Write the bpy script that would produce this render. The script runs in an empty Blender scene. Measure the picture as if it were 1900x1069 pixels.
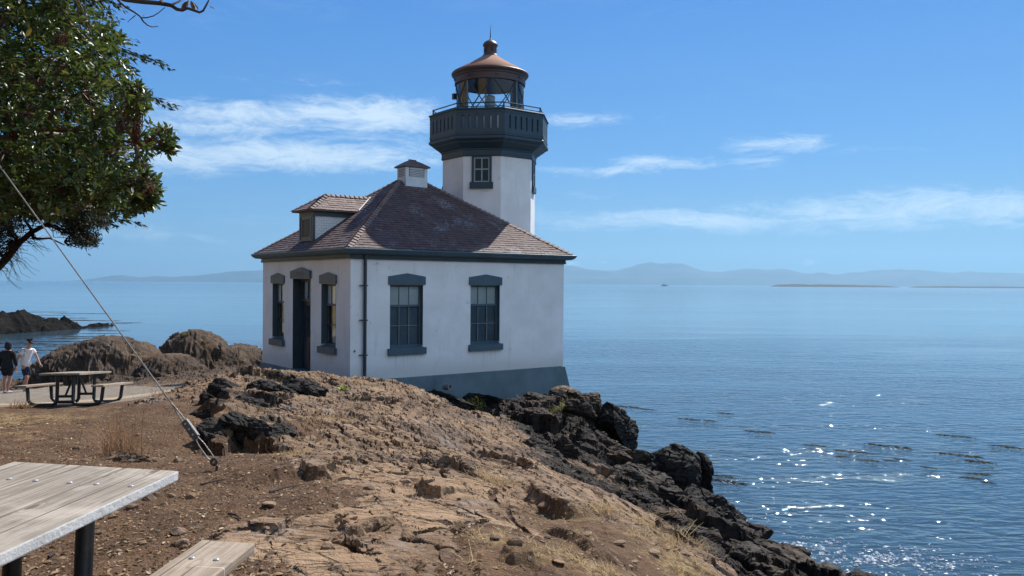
import bpy, bmesh, math, random, time
import numpy as np
from mathutils import Vector, Matrix
R = math.radians
random.seed(7); rng = np.random.default_rng(7)
S = bpy.context.scene
COL = S.collection
T0 = time.time()

# ------------------------------------------------------------------ camera
EYE = np.array([0, 0, 10.0]); FPX = 1531.0
ROLL = math.atan(.0064); PITCH = -math.atan(8.2/FPX)
FW = np.array([0, math.cos(PITCH), math.sin(PITCH)])
_r0 = np.array([1., 0, 0]); _u0 = np.cross(_r0, FW)
RT = _r0*math.cos(ROLL)+_u0*math.sin(ROLL); UP = _u0*math.cos(ROLL)-_r0*math.sin(ROLL)
def at(px, py, Y):
    """world point on the photo ray (px,py) at forward distance Y (metres)"""
    d = RT*(px-950)/FPX-UP*(py-534.5)/FPX+FW
    return EYE+d*(Y/d[1])
cam = bpy.data.cameras.new('camera'); camo = bpy.data.objects.new('camera', cam); COL.objects.link(camo)
cam.sensor_width = 36; cam.lens = 36*FPX/1900; cam.clip_start = .05; cam.clip_end = 120000
M = Matrix.Identity(4)
for i in range(3):
    M[i][0] = RT[i]; M[i][1] = UP[i]; M[i][2] = -FW[i]; M[i][3] = EYE[i]
camo.matrix_world = M
S.camera = camo

# ------------------------------------------------------------------ render settings
S.view_settings.view_transform = 'Standard'; S.view_settings.look = 'None'
S.view_settings.exposure = 0.62; S.view_settings.gamma = 1
cy = S.cycles
cy.use_denoising = True
try: cy.denoiser = 'OPENIMAGEDENOISE'
except Exception: pass
cy.max_bounces = 6; cy.diffuse_bounces = 3; cy.glossy_bounces = 3; cy.transmission_bounces = 4; cy.volume_bounces = 0
cy.transparent_max_bounces = 12
cy.caustics_reflective = False; cy.caustics_refractive = False
cy.sample_clamp_indirect = 6

# ------------------------------------------------------------------ node helpers
class NT:
    def __init__(s, tree): s.t = tree; s.n = tree.nodes; s.l = tree.links
    def new(s, typ, **kw):
        n = s.n.new(typ)
        for k, v in kw.items(): setattr(n, k, v)
        return n
    def put(s, sock, v):
        if isinstance(v, bpy.types.NodeSocket): s.l.new(v, sock)
        elif v is not None: sock.default_value = v
    def math(s, op, a, b=None, c=None, clamp=False):
        n = s.new('ShaderNodeMath', operation=op, use_clamp=clamp)
        s.put(n.inputs[0], a); s.put(n.inputs[1], b)
        if c is not None: s.put(n.inputs[2], c)
        return n.outputs[0]
    def mix(s, f, a, b, mode='MIX'):
        n = s.new('ShaderNodeMix', data_type='RGBA', blend_type=mode)
        s.put(n.inputs[0], f)
        for i, v in ((6, a), (7, b)):
            s.put(n.inputs[i], (*v, 1) if isinstance(v, tuple) and len(v) == 3 else v)
        return n.outputs[2]
    def ramp(s, f, lo, hi, a=0., b=1., smooth=True):
        n = s.new('ShaderNodeMapRange', interpolation_type='SMOOTHSTEP' if smooth else 'LINEAR')
        s.put(n.inputs[0], f); s.put(n.inputs[1], lo); s.put(n.inputs[2], hi); s.put(n.inputs[3], a); s.put(n.inputs[4], b)
        return n.outputs[0]
    def noise(s, vec, scale, detail=4., rough=.55, dist=0., col=False):
        n = s.new('ShaderNodeTexNoise'); s.put(n.inputs['Vector'], vec)
        s.put(n.inputs['Scale'], scale); s.put(n.inputs['Detail'], detail); s.put(n.inputs['Roughness'], rough); s.put(n.inputs['Distortion'], dist)
        return n.outputs['Color' if col else 'Fac']
    def voro(s, vec, scale, feature='F1', out='Distance', rand=1.):
        n = s.new('ShaderNodeTexVoronoi', feature=feature); s.put(n.inputs['Vector'], vec); s.put(n.inputs['Scale'], scale)
        s.put(n.inputs['Randomness'], rand)
        return n.outputs[out]
    def mapping(s, vec, scale=(1, 1, 1), rot=(0, 0, 0), loc=(0, 0, 0)):
        n = s.new('ShaderNodeMapping'); s.put(n.inputs[0], vec)
        n.inputs[1].default_value = loc; n.inputs[2].default_value = rot; n.inputs[3].default_value = scale
        return n.outputs[0]
    def attr(s, name, out='Fac'):
        n = s.new('ShaderNodeAttribute', attribute_name=name); return n.outputs[out]
    def pos(s): return s.new('ShaderNodeNewGeometry').outputs['Position']
    def obj(s): return s.new('ShaderNodeTexCoord').outputs['Object']
    def bump(s, h, strength=.5, dist=.02, normal=None):
        n = s.new('ShaderNodeBump'); s.put(n.inputs['Strength'], strength); s.put(n.inputs['Distance'], dist); s.put(n.inputs['Height'], h)
        if normal is not None: s.put(n.inputs['Normal'], normal)
        return n.outputs[0]
def material(name, fn=None, color=(.5, .5, .5), rough=.6, metal=0., spec=.5):
    m = bpy.data.materials.new(name); m.use_nodes = True
    t = NT(m.node_tree); p = [n for n in t.n if n.type == 'BSDF_PRINCIPLED'][0]
    p.inputs['Base Color'].default_value = (*color, 1); p.inputs['Roughness'].default_value = rough
    p.inputs['Metallic'].default_value = metal; p.inputs['Specular IOR Level'].default_value = spec
    if fn: fn(t, p)
    return m
def paint(name, color, rough=.55, var=.12, scale=3., bump=.15, bscale=60., dirt=None, space='obj'):
    """weathered paint / plaster / metal: colour drifts, faint stains, fine relief"""
    def fn(t, p):
        v = t.obj() if space == 'obj' else t.pos()
        n1 = t.noise(v, scale, 5, .6); n2 = t.noise(v, scale*9, 3, .6)
        k = t.math('ADD', t.math('MULTIPLY', n1, .7), t.math('MULTIPLY', n2, .3))
        c0 = tuple(c*(1-var) for c in color); c1 = tuple(min(1, c*(1+var)) for c in color)
        c = t.mix(t.ramp(k, .3, .7), c0, c1)
        if dirt:
            dn = t.noise(t.mapping(v, (1.6, 1.6, .5)), scale*.8, 6, .65, .6)
            c = t.mix(t.math('MULTIPLY', t.ramp(dn, .55, .78), dirt[1]), c, dirt[0])
        t.put(p.inputs['Base Color'], c)
        t.put(p.inputs['Roughness'], t.ramp(n2, .2, .8, rough-.08, rough+.1))
        if bump: t.put(p.inputs['Normal'], t.bump(t.noise(v, bscale, 4, .6), bump, .01))
    return material(name, fn, color, rough)

# ------------------------------------------------------------------ object helpers
def tag(o, label=None, cat=None, group=None, kind=None):
    if label: o['label'] = label
    if cat: o['category'] = cat
    if group: o['group'] = group
    if kind: o['kind'] = kind
    return o
def empty(name, loc=(0, 0, 0), rz=0.):
    o = bpy.data.objects.new(name, None); COL.objects.link(o); o.location = loc; o.rotation_euler = (0, 0, rz); o.empty_display_size = .2
    return o
def link(name, me, mats, parent=None, smooth=False):
    o = bpy.data.objects.new(name, me); COL.objects.link(o)
    for m in (mats if isinstance(mats, (list, tuple)) else [mats]): me.materials.append(m)
    if parent: o.parent = parent
    if smooth: me.shade_smooth()
    return o
def np_mesh(name, V, Fq, attrs=None):
    """fast mesh from numpy verts and an (n,k) face array"""
    V = np.asarray(V, np.float32); Fq = np.asarray(Fq, np.int32)
    me = bpy.data.meshes.new(name); k = Fq.shape[1]
    me.vertices.add(len(V)); me.vertices.foreach_set('co', V.ravel())
    me.loops.add(Fq.size); me.loops.foreach_set('vertex_index', Fq.ravel())
    me.polygons.add(len(Fq)); me.polygons.foreach_set('loop_start', np.arange(0, Fq.size, k, dtype=np.int32))
    for nm, a in (attrs or {}).items():
        at_ = me.attributes.new(nm, 'FLOAT', 'POINT' if len(a) == len(V) else 'FACE'); at_.data.foreach_set('value', np.asarray(a, np.float32))
    me.update(calc_edges=True); me.shade_flat()
    return me
class MB:
    """collects shapes, builds ONE mesh object"""
    def __init__(s): s.v = []; s.f = []; s.a = []; s.cur = 0.
    def add(s, vs, fs):
        o = len(s.v); s.v += [tuple(map(float, x)) for x in vs]; s.f += [tuple(i+o for i in f) for f in fs]; s.a += [s.cur]*len(fs); return s
    def box(s, x0, x1, y0, y1, z0, z1):
        vs = [(x, y, z) for z in (z0, z1) for y in (y0, y1) for x in (x0, x1)]
        return s.add(vs, [(0, 2, 3, 1), (4, 5, 7, 6), (0, 1, 5, 4), (2, 6, 7, 3), (0, 4, 6, 2), (1, 3, 7, 5)])
    def frame_box(s, o, ax, ay, az, x0, x1, y0, y1, z0, z1):
        o, ax, ay, az = (np.array(q, float) for q in (o, ax, ay, az))
        vs = [o+ax*x+ay*y+az*z for z in (z0, z1) for y in (y0, y1) for x in (x0, x1)]
        return s.add(vs, [(0, 2, 3, 1), (4, 5, 7, 6), (0, 1, 5, 4), (2, 6, 7, 3), (0, 4, 6, 2), (1, 3, 7, 5)])
    def prism(s, poly, o, ax, ay, az, d0, d1):
        """2-D poly in (ax,ay) pushed along az from d0 to d1"""
        o, ax, ay, az = (np.array(q, float) for q in (o, ax, ay, az)); n = len(poly)
        vs = [o+ax*a+ay*b+az*d for d in (d0, d1) for a, b in poly]
        return s.add(vs, [tuple(range(n))[::-1], tuple(range(n, 2*n))]+[(i, (i+1) % n, n+(i+1) % n, n+i) for i in range(n)])
    def lathe(s, prof, n=24, c=(0, 0), ph=0., cap0=True, cap1=True):
        vs = [(c[0]+r*math.cos(ph+2*math.pi*k/n), c[1]+r*math.sin(ph+2*math.pi*k/n), z) for r, z in prof for k in range(n)]
        fs = [(i*n+k, i*n+(k+1) % n, (i+1)*n+(k+1) % n, (i+1)*n+k) for i in range(len(prof)-1) for k in range(n)]
        if cap0: fs.append(tuple(range(n))[::-1])
        if cap1: fs.append(tuple(range((len(prof)-1)*n, len(prof)*n)))
        return s.add(vs, fs)
    def tube(s, pts, rad, n=8, caps=True):
        P = [Vector(p) for p in pts]; m = len(P); rad = [rad]*m if not hasattr(rad, '__len__') else rad
        vs = []; up = None
        for i, p in enumerate(P):
            t = (P[min(i+1, m-1)]-P[max(i-1, 0)]).normalized()
            if up is None: up = Vector((0, 0, 1)) if abs(t.z) < .9 else Vector((1, 0, 0))
            a = t.cross(up)
            if a.length < 1e-5: a = t.orthogonal()
            a.normalize(); b = a.cross(t).normalized(); up = b
            vs += [p+(a*math.cos(2*math.pi*k/n)+b*math.sin(2*math.pi*k/n))*rad[i] for k in range(n)]
        fs = [(i*n+k, i*n+(k+1) % n, (i+1)*n+(k+1) % n, (i+1)*n+k) for i in range(m-1) for k in range(n)]
        if caps: fs += [tuple(range(n))[::-1], tuple(range((m-1)*n, m*n))]
        return s.add(vs, fs)
    def mesh(s, name, attr=None, bevel=0):
        me = bpy.data.meshes.new(name); me.from_pydata(s.v, [], s.f)
        if attr:
            a = me.attributes.new(attr, 'FLOAT', 'FACE'); a.data.foreach_set('value', s.a)
        bm = bmesh.new(); bm.from_mesh(me); bmesh.ops.recalc_face_normals(bm, faces=bm.faces)
        if bevel:
            es = [e for e in bm.edges if len(e.link_faces) == 2 and e.calc_face_angle(0) > .6]
            bmesh.ops.bevel(bm, geom=es, offset=bevel, segments=2, profile=.6, affect='EDGES')
        bm.to_mesh(me); bm.free()
        return me
    def build(s, name, mats, parent=None, smooth=False, attr=None, bevel=0):
        o = link(name, s.mesh(name, attr, bevel), mats, parent)
        if smooth:
            s_ = o.data; s_.shade_smooth()
            try: s_.set_sharp_from_angle(angle=R(38))
            except Exception: pass
        return o

# ------------------------------------------------------------------ numpy noise
def _h(*a, seed=0):
    h = np.full(np.shape(a[0]), (seed*2654435761+0x9E3779B9) & 0xFFFFFFFF, np.uint32)
    for i, x in enumerate(a):
        h ^= (x.astype(np.int64) & 0xFFFFFFFF).astype(np.uint32)*np.uint32((0x85EBCA6B, 0xC2B2AE35, 0x27D4EB2F)[i])
        h = (h ^ (h >> np.uint32(15)))*np.uint32(0x2C1B3C6D); h = (h ^ (h >> np.uint32(12)))*np.uint32(0x297A2D39)
    return (h ^ (h >> np.uint32(15)))
def hf(*a, seed=0): return _h(*a, seed=seed).astype(np.float32)/np.float32(4294967296.)
def perlin2(x, y, seed=0):
    x = np.asarray(x, np.float32); y = np.asarray(y, np.float32)
    xi = np.floor(x); yi = np.floor(y); xf = x-xi; yf = y-yi; xi = xi.astype(np.int64); yi = yi.astype(np.int64)
    u = xf*xf*xf*(xf*(xf*6-15)+10); v = yf*yf*yf*(yf*(yf*6-15)+10)
    def g(ix, iy, dx, dy):
        a = hf(ix, iy, seed=seed)*np.float32(2*math.pi); return np.cos(a)*dx+np.sin(a)*dy
    a = g(xi, yi, xf, yf); b = g(xi+1, yi, xf-1, yf); c = g(xi, yi+1, xf, yf-1); d = g(xi+1, yi+1, xf-1, yf-1)
    return ((a+(b-a)*u)*(1-v)+(c+(d-c)*u)*v)*1.4
def fbm2(x, y, o=4, seed=0, lac=2.03, gain=.5):
    s = 0; a = 1.
    for i in range(o): s = s+a*perlin2(x, y, seed+i*17); x = x*lac+3.1; y = y*lac-1.7; a *= gain
    return s
def perlin3(P, seed=0):
    P = np.asarray(P, np.float32); Pi = np.floor(P); f = P-Pi; Pi = Pi.astype(np.int64); w = f*f*f*(f*(f*6-15)+10); out = 0
    for dz in (0, 1):
        for dy in (0, 1):
            for dx in (0, 1):
                ix, iy, iz = Pi[:, 0]+dx, Pi[:, 1]+dy, Pi[:, 2]+dz
                a = hf(ix, iy, iz, seed=seed)*np.float32(2*math.pi); z = hf(ix, iy, iz, seed=seed+91)*2-1; r = np.sqrt(1-z*z)
                g = r*np.cos(a)*(f[:, 0]-dx)+r*np.sin(a)*(f[:, 1]-dy)+z*(f[:, 2]-dz)
                out = out+g*(w[:, 0] if dx else 1-w[:, 0])*(w[:, 1] if dy else 1-w[:, 1])*(w[:, 2] if dz else 1-w[:, 2])
    return out*1.5
def fbm3(P, o=4, seed=0, gain=.5):
    s = 0; a = 1.
    for i in range(o): s = s+a*perlin3(P, seed+i*13); P = P*2.05+1.3; a *= gain
    return s
def cells2(x, y, seed=0):
    """nearest and second cell: returns F1, F2, cell hash a,b,c and offset from the cell centre"""
    xi = np.floor(x).astype(np.int64); yi = np.floor(y).astype(np.int64)
    f1 = np.full(x.shape, 9., np.float32); f2 = f1.copy(); bx = np.zeros_like(xi); by = np.zeros_like(xi); ox = np.zeros(x.shape, np.float32); oy = ox.copy()
    for dy in (-1, 0, 1):
        for dx in (-1, 0, 1):
            cx = xi+dx; cy_ = yi+dy
            px = cx+.1+.8*hf(cx, cy_, seed=seed); py = cy_+.1+.8*hf(cx, cy_, seed=seed+5)
            ex = (x-px).astype(np.float32); ey = (y-py).astype(np.float32); d = np.sqrt(ex*ex+ey*ey)
            n = d < f1
            f2 = np.where(n, f1, np.minimum(f2, d)); f1 = np.where(n, d, f1)
            bx = np.where(n, cx, bx); by = np.where(n, cy_, by); ox = np.where(n, ex, ox); oy = np.where(n, ey, oy)
    return f1, f2, hf(bx, by, seed=seed+11)*2-1, hf(bx, by, seed=seed+12)*2-1, hf(bx, by, seed=seed+13)*2-1, ox, oy
def sstep(a, b, x):
    t = np.clip((x-a)/(b-a), 0, 1); return t*t*(3-2*t)
# ================================================================== LIGHT AND SKY
SUN_AZ, SUN_EL = 31.0, 47.0
sd = bpy.data.lights.new('sun', 'SUN'); sd.energy = 5.0; sd.angle = R(.53); sd.color = (1., .95, .87)
so = bpy.data.objects.new('sun', sd); COL.objects.link(so)
_s = Vector((math.sin(R(SUN_AZ))*math.cos(R(SUN_EL)), math.cos(R(SUN_AZ))*math.cos(R(SUN_EL)), math.sin(R(SUN_EL))))
so.rotation_euler = _s.to_track_quat('Z', 'Y').to_euler(); so.location = (40, 60, 90)

w = bpy.data.worlds.new('World'); S.world = w; w.use_nodes = True
t = NT(w.node_tree); bg = t.n['Background']
sky = t.new('ShaderNodeTexSky', sky_type='NISHITA'); sky.sun_disc = False
sky.sun_elevation = R(SUN_EL); sky.sun_rotation = R(SUN_AZ); sky.altitude = 0; sky.air_density = 1.0; sky.dust_density = .35; sky.ozone_density = 2.2
vec = t.new('ShaderNodeTexCoord').outputs['Generated']
sp = t.new('ShaderNodeSeparateXYZ'); t.put(sp.inputs[0], vec)
az = t.math('ARCTAN2', sp.outputs[0], sp.outputs[1])
el = t.math('ARCSINE', sp.outputs[2])
ae = t.new('ShaderNodeCombineXYZ'); t.put(ae.inputs[0], az); t.put(ae.inputs[1], el); ae = ae.outputs[0]
def pa(px): return math.atan((px-950)/FPX)
def pe(px, py): return math.atan((520.2+.0064*px-py)/FPX*math.cos(pa(px)))
# thin high cloud: (photo x, y, half length, half height, tilt, strength, edge on the underside)
CL = [(1100, 405, 280, 20, -.02, .5), (560, 255, 330, 75, -.02, .40), (470, 215, 190, 27, .03, .85), (690, 212, 170, 34, .10, .95), (330, 285, 150, 38, .0, .8), (560, 292, 260, 30, -.03, .95), (400, 245, 190, 42, 0, .55), (1040, 220, 110, 16, .05, .55),
      (1100, 318, 130, 15, -.10, .62), (1230, 302, 130, 15, -.16, .72), (1450, 268, 90, 20, .12, .75), (1405, 300, 45, 17, -.2, .5),
      (1350, 408, 430, 24, -.02, .66), (1750, 388, 420, 36, -.05, .74), (1100, 372, 240, 20, .05, .18), (560, 150, 170, 10, .02, .22), (1310, 168, 26, 20, -.6, .22), (1720, 420, 420, 16, -.03, .28),
      (230, 435, 260, 16, 0, .34), (480, 400, 200, 12, -.04, .2), (1225, 217, 28, 9, 0, .2), (1640, 280, 130, 14, -.12, .2), (1870, 350, 80, 14, -.1, .2), (300, 480, 400, 30, 0, .15)]
tot = None
wob = t.noise(ae, 9, 4, .55, col=True)
wv = t.new('ShaderNodeVectorMath', operation='MULTIPLY_ADD'); t.put(wv.inputs[0], wob); wv.inputs[1].default_value = (.07, .022, 0)
sub = t.new('ShaderNodeVectorMath', operation='SUBTRACT'); t.put(sub.inputs[0], ae); sub.inputs[1].default_value = (.035, .011, 0)
t.put(wv.inputs[2], sub.outputs[0]); aew = wv.outputs[0]
for (cx, cy_, a, b, ti, st) in CL:
    m = t.mapping(aew, loc=(-pa(cx), -pe(cx, cy_), 0))
    m2 = t.new('ShaderNodeMapping'); t.put(m2.inputs[0], m); m2.inputs[2].default_value = (0, 0, ti); m2.inputs[3].default_value = (1530/a, 1530/b, 0)
    d = t.new('ShaderNodeVectorMath', operation='LENGTH'); t.put(d.inputs[0], m2.outputs[0])
    k = t.ramp(d.outputs['Value'], 0, 1.6, st, 0)
    tot = k if tot is None else t.math('MAXIMUM', tot, t.math('ADD', k, t.math('MULTIPLY', tot, .25)))
st1 = t.noise(t.mapping(aew, (9, 38, 1), (0, 0, .12)), 1., 9, .66, 1.6)
st2 = t.noise(t.mapping(aew, (34, 110, 1), (0, 0, .22)), 1., 8, .68, 1.4)
st3 = t.noise(t.mapping(ae, (3, 12, 1), (0, 0, .2)), 1., 3, .5, .4)
nz = t.math('ADD', t.math('MULTIPLY', st1, .62), t.math('MULTIPLY', st2, .38))
cov = t.ramp(t.math('ADD', tot, t.math('MULTIPLY', t.math('SUBTRACT', nz, .5), 2.5)), .10, 1.14, 0, .86)
cov = t.math('MULTIPLY', cov, t.ramp(tot, .02, .3))
veil = t.math('MULTIPLY', t.ramp(st3, .5, .75), t.math('MULTIPLY', t.ramp(st1, .4, .7), .10))
cov = t.math('MINIMUM', t.math('ADD', cov, veil), 1.)
cov = t.math('MULTIPLY', cov, t.ramp(el, -.01, .02))
# small cumulus over the far range
for (cx, cy_, a, b) in ((1500, 487, 15, 6), (1060, 489, 16, 5), (1236, 491, 10, 3), (1119, 487, 8, 3)):
    m2 = t.new('ShaderNodeMapping'); t.put(m2.inputs[0], t.mapping(ae, loc=(-pa(cx), -pe(cx, cy_), 0))); m2.inputs[3].default_value = (1530/a, 1530/b, 0)
    d = t.new('ShaderNodeVectorMath', operation='LENGTH'); t.put(d.inputs[0], m2.outputs[0])
    k = t.ramp(t.math('SUBTRACT', d.outputs['Value'], t.math('MULTIPLY', t.math('SUBTRACT', t.noise(t.mapping(ae, (220, 420, 1)), 1, 3), .5), 2.2)), .1, 1.1, .5, 0)
    cov = t.math('MAXIMUM', cov, k)
# cloud added out of view, behind and to the right, to brighten the shaded wall
back = t.math('MULTIPLY', t.ramp(sp.outputs[1], .15, -.25), t.ramp(sp.outputs[0], -.12, .4))
cov = t.math('MAXIMUM', cov, t.math('MULTIPLY', t.math('MULTIPLY', back, t.ramp(t.noise(vec, 2.6, 6, .6, .4), .32, .50)), .85))
# the sea-level air of this bay is very clear: a bluer sky than the model's default
hs = t.new('ShaderNodeHueSaturation'); hs.inputs['Saturation'].default_value = 1.32; hs.inputs['Value'].default_value = 1.0; t.put(hs.inputs['Color'], sky.outputs[0])
skyg = t.mix(1., hs.outputs[0], (.44, .73, 1.12), 'MULTIPLY')
cr = t.new('ShaderNodeValToRGB'); t.put(cr.inputs[0], t.ramp(el, 0, 1.0, 0, 1, False)); els = cr.color_ramp.elements
els[0].position = 0; els[0].color = (2.6, 4.75, 6.6, 1); els[1].position = 1; els[1].color = (.45, 2.0, 6.0, 1)
for pos_, c_ in ((.07, (2.25, 4.85, 7.9)), (.15, (1.5, 4.2, 8.6)), (.34, (.78, 2.95, 8.0))): e_ = els.new(pos_); e_.color = (*c_, 1)
skyc = t.mix(.78, skyg, cr.outputs[0])
c = t.mix(cov, skyc, t.mix(t.ramp(sp.outputs[1], .1, -.1), (8.6, 10.2, 11.6), (9.6, 12.8, 16.6)))
t.put(bg.inputs[0], c); bg.inputs[1].default_value = .060

# ================================================================== GROUND (one height field in polar rows round the viewpoint)
# control points read off the site: (photo x, photo y, distance) and free points (photo x, distance, height relative to the eye)
CP = [(-300, 1069, 4.2), (0, 1069, 4.3), (200, 1069, 4.3), (450, 1069, 4.4), (700, 1069, 4.4), (950, 1069, 4.5), (1150, 1069, 5.0), (1330, 1069, 6.2),
      (330, 950, 5.6), (500, 950, 5.7), (700, 950, 5.8), (900, 950, 6.1), (1050, 950, 6.6), (1000, 960, 6.4),
      (0, 840, 8), (250, 860, 7.7), (402, 875, 7.4), (550, 875, 7.3), (700, 870, 7.4), (850, 880, 7.5), (1000, 900, 7.8), (1150, 950, 8.0), (1240, 990, 7.8),
      (0, 790, 11.5), (200, 790, 11.4), (350, 770, 12.5), (0, 760, 14.3), (60, 757, 16.3), (130, 757, 16.6), (220, 747, 17.3), (300, 730, 18.5), (330, 740, 16), (420, 702, 20),
      (250, 715, 26), (350, 697, 27), (10, 730, 25), (50, 718, 28.7), (60, 690, 32), (-150, 735, 24), (-150, 700, 31),
      (480, 700, 27.5),
      (440, 690, 16), (490, 688, 20), (600, 698, 19), (650, 706, 18.6), (700, 706, 18), (760, 716, 17.5), (800, 740, 17), (860, 760, 16.5), (940, 776, 16),
      (450, 735, 14), (400, 770, 12.6), (430, 768, 11), (470, 792, 10.6), (385, 838, 9.6), (520, 800, 10.6), (650, 740, 15.2), (560, 722, 15.8),
      (600, 780, 11.5), (700, 780, 12), (760, 850, 8.8), (560, 840, 8.6), (850, 800, 12.5), (900, 850, 11), (960, 840, 12.6), (1090, 900, 10.5), (1180, 936, 9.3),
      (760, 735, 23.5), (830, 738, 24.1), (880, 775, 20), (940, 762, 25.0), (1000, 745, 25.6), (1035, 726, 25.8), (1090, 740, 25), (1120, 755, 24.5), (1150, 780, 23.5),
      (1000, 790, 20), (960, 800, 17), (1060, 825, 17.5), (1130, 850, 17.5), (1160, 890, 14.5), (1240, 940, 13.5), (1250, 1000, 10.5), (1300, 1005, 11), (1350, 1045, 9.2), (1330, 960, 15.5), (1420, 1030, 14), (1480, 1045, 14.5)]
FP = [(-600, 5, -1.5), (-600, 12, -1.8), (-600, 25, -3.2), (-600, 45, -3.6), (0, 2.2, -1.55), (700, 2.2, -1.56), (1100, 2.2, -1.6), (1350, 3.2, -1.85), (1600, 2.4, -2.0), (2200, 2.4, -3.2), (2200, 6, -5.5), (2200, 12, -8.5),
      (1460, 5.5, -2.6), (1500, 7, -3.1), (1500, 10, -4.1), (1700, 5, -2.7), (1700, 9, -4.7), (1700, 14, -7), (1900, 5, -3.3), (1900, 9, -5.6), (1900, 14, -9), (1620, 13.5, -5.2),
      (1500, 18, -7.2), (1650, 17, -8.6), (1440, 22, -9.3), (1440, 18, -6.8), (1340, 24, -9.2), (1380, 19, -7.2), (1260, 26, -9.0), (1310, 20, -6.3), (1240, 20, -5.4), (1200, 29, -9.6), (1190, 25, -7.0), (1130, 30, -7.6), (1100, 34, -9.5), (1000, 40, -11), (820, 38, -8), (700, 40, -9), (560, 42, -10),
      (600, 28, -3.0), (700, 27, -3.2), (800, 29, -3.6), (900, 31, -4.2), (560, 25, -2.95), (620, 22.3, -2.75),
      (200, 30, -3.3), (360, 31, -3.25), (480, 32, -3.4), (200, 34, -3.9), (360, 35, -3.9), (300, 41, -8), (420, 41, -7.5), (480, 40, -6.5), (180, 41, -7.5), (60, 42, -8.5), (-60, 44, -9), (-200, 48, -10), (1500, 30, -13), (1800, 30, -13), (2200, 30, -14), (1200, 48, -13), (800, 50, -13), (300, 50, -13), (0, 52, -13), (-600, 52, -9)]
P_, Z_ = [], []
for px, py, d in CP:
    q = at(px, py, d); P_.append((math.atan2(q[0], q[1]), math.log(math.hypot(q[0], q[1])))); Z_.append(q[2])
for px, d, z in FP:
    x = (px-950)/FPX*d; P_.append((math.atan2(x, d), math.log(math.hypot(x, d)))); Z_.append(10+z)
P_ = np.array(P_); Z_ = np.array(Z_)
def _tps(A, B):
    r2 = ((A[:, None, :]-B[None])**2).sum(-1); return r2*np.log(r2+1e-12)
n = len(P_); K = _tps(P_, P_)+np.eye(n)*1.5e-3; Q = np.hstack([np.ones((n, 1)), P_])
A = np.vstack([np.hstack([K, Q]), np.hstack([Q.T, np.zeros((3, 3))])]); CO = np.linalg.solve(A, np.concatenate([Z_, np.zeros(3)]))
def base_z(az_, lr):
    sh = az_.shape; B = np.stack([az_.ravel(), lr.ravel()], 1)
    return (_tps(B, P_)@CO[:n]+CO[n]+B@CO[n+1:]).reshape(sh)
AZ = np.concatenate([np.linspace(R(-72), R(-36), 120, endpoint=False), np.linspace(R(-36), R(36), 1330), np.linspace(R(36), R(70), 90)[1:]])
NR = 880; LR = np.linspace(math.log(1.7), math.log(52), NR)
ca = np.linspace(AZ[0], AZ[-1], 300); cl = np.linspace(LR[0], LR[-1], 220)
BZ = base_z(*np.meshgrid(ca, cl))
def interp(Gr, xs, ys, x, y):
    i = np.clip(np.searchsorted(xs, x)-1, 0, len(xs)-2); j = np.clip(np.searchsorted(ys, y)-1, 0, len(ys)-2)
    fx = np.clip((x-xs[i])/(xs[i+1]-xs[i]), 0, 1); fy = np.clip((y-ys[j])/(ys[j+1]-ys[j]), 0, 1)
    return (Gr[j, i]*(1-fx)+Gr[j, i+1]*fx)*(1-fy)+(Gr[j+1, i]*(1-fx)+Gr[j+1, i+1]*fx)*fy
GA, GL = np.meshgrid(AZ, LR)
Z = interp(BZ, ca, cl, GA.ravel(), GL.ravel()).reshape(GA.shape)
Z = np.minimum(Z, np.interp(np.exp(GL), [0, 20, 24, 27, 33, 36, 42, 52], [20, 8.6, 7.6, 7.1, 6.75, 6.2, 1.5, -3]))
X = np.exp(GL)*np.sin(GA); Y = np.exp(GL)*np.cos(GA)
ZB = Z.copy()
xf, yf = X.ravel().astype(np.float32), Y.ravel().astype(np.float32)
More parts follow.
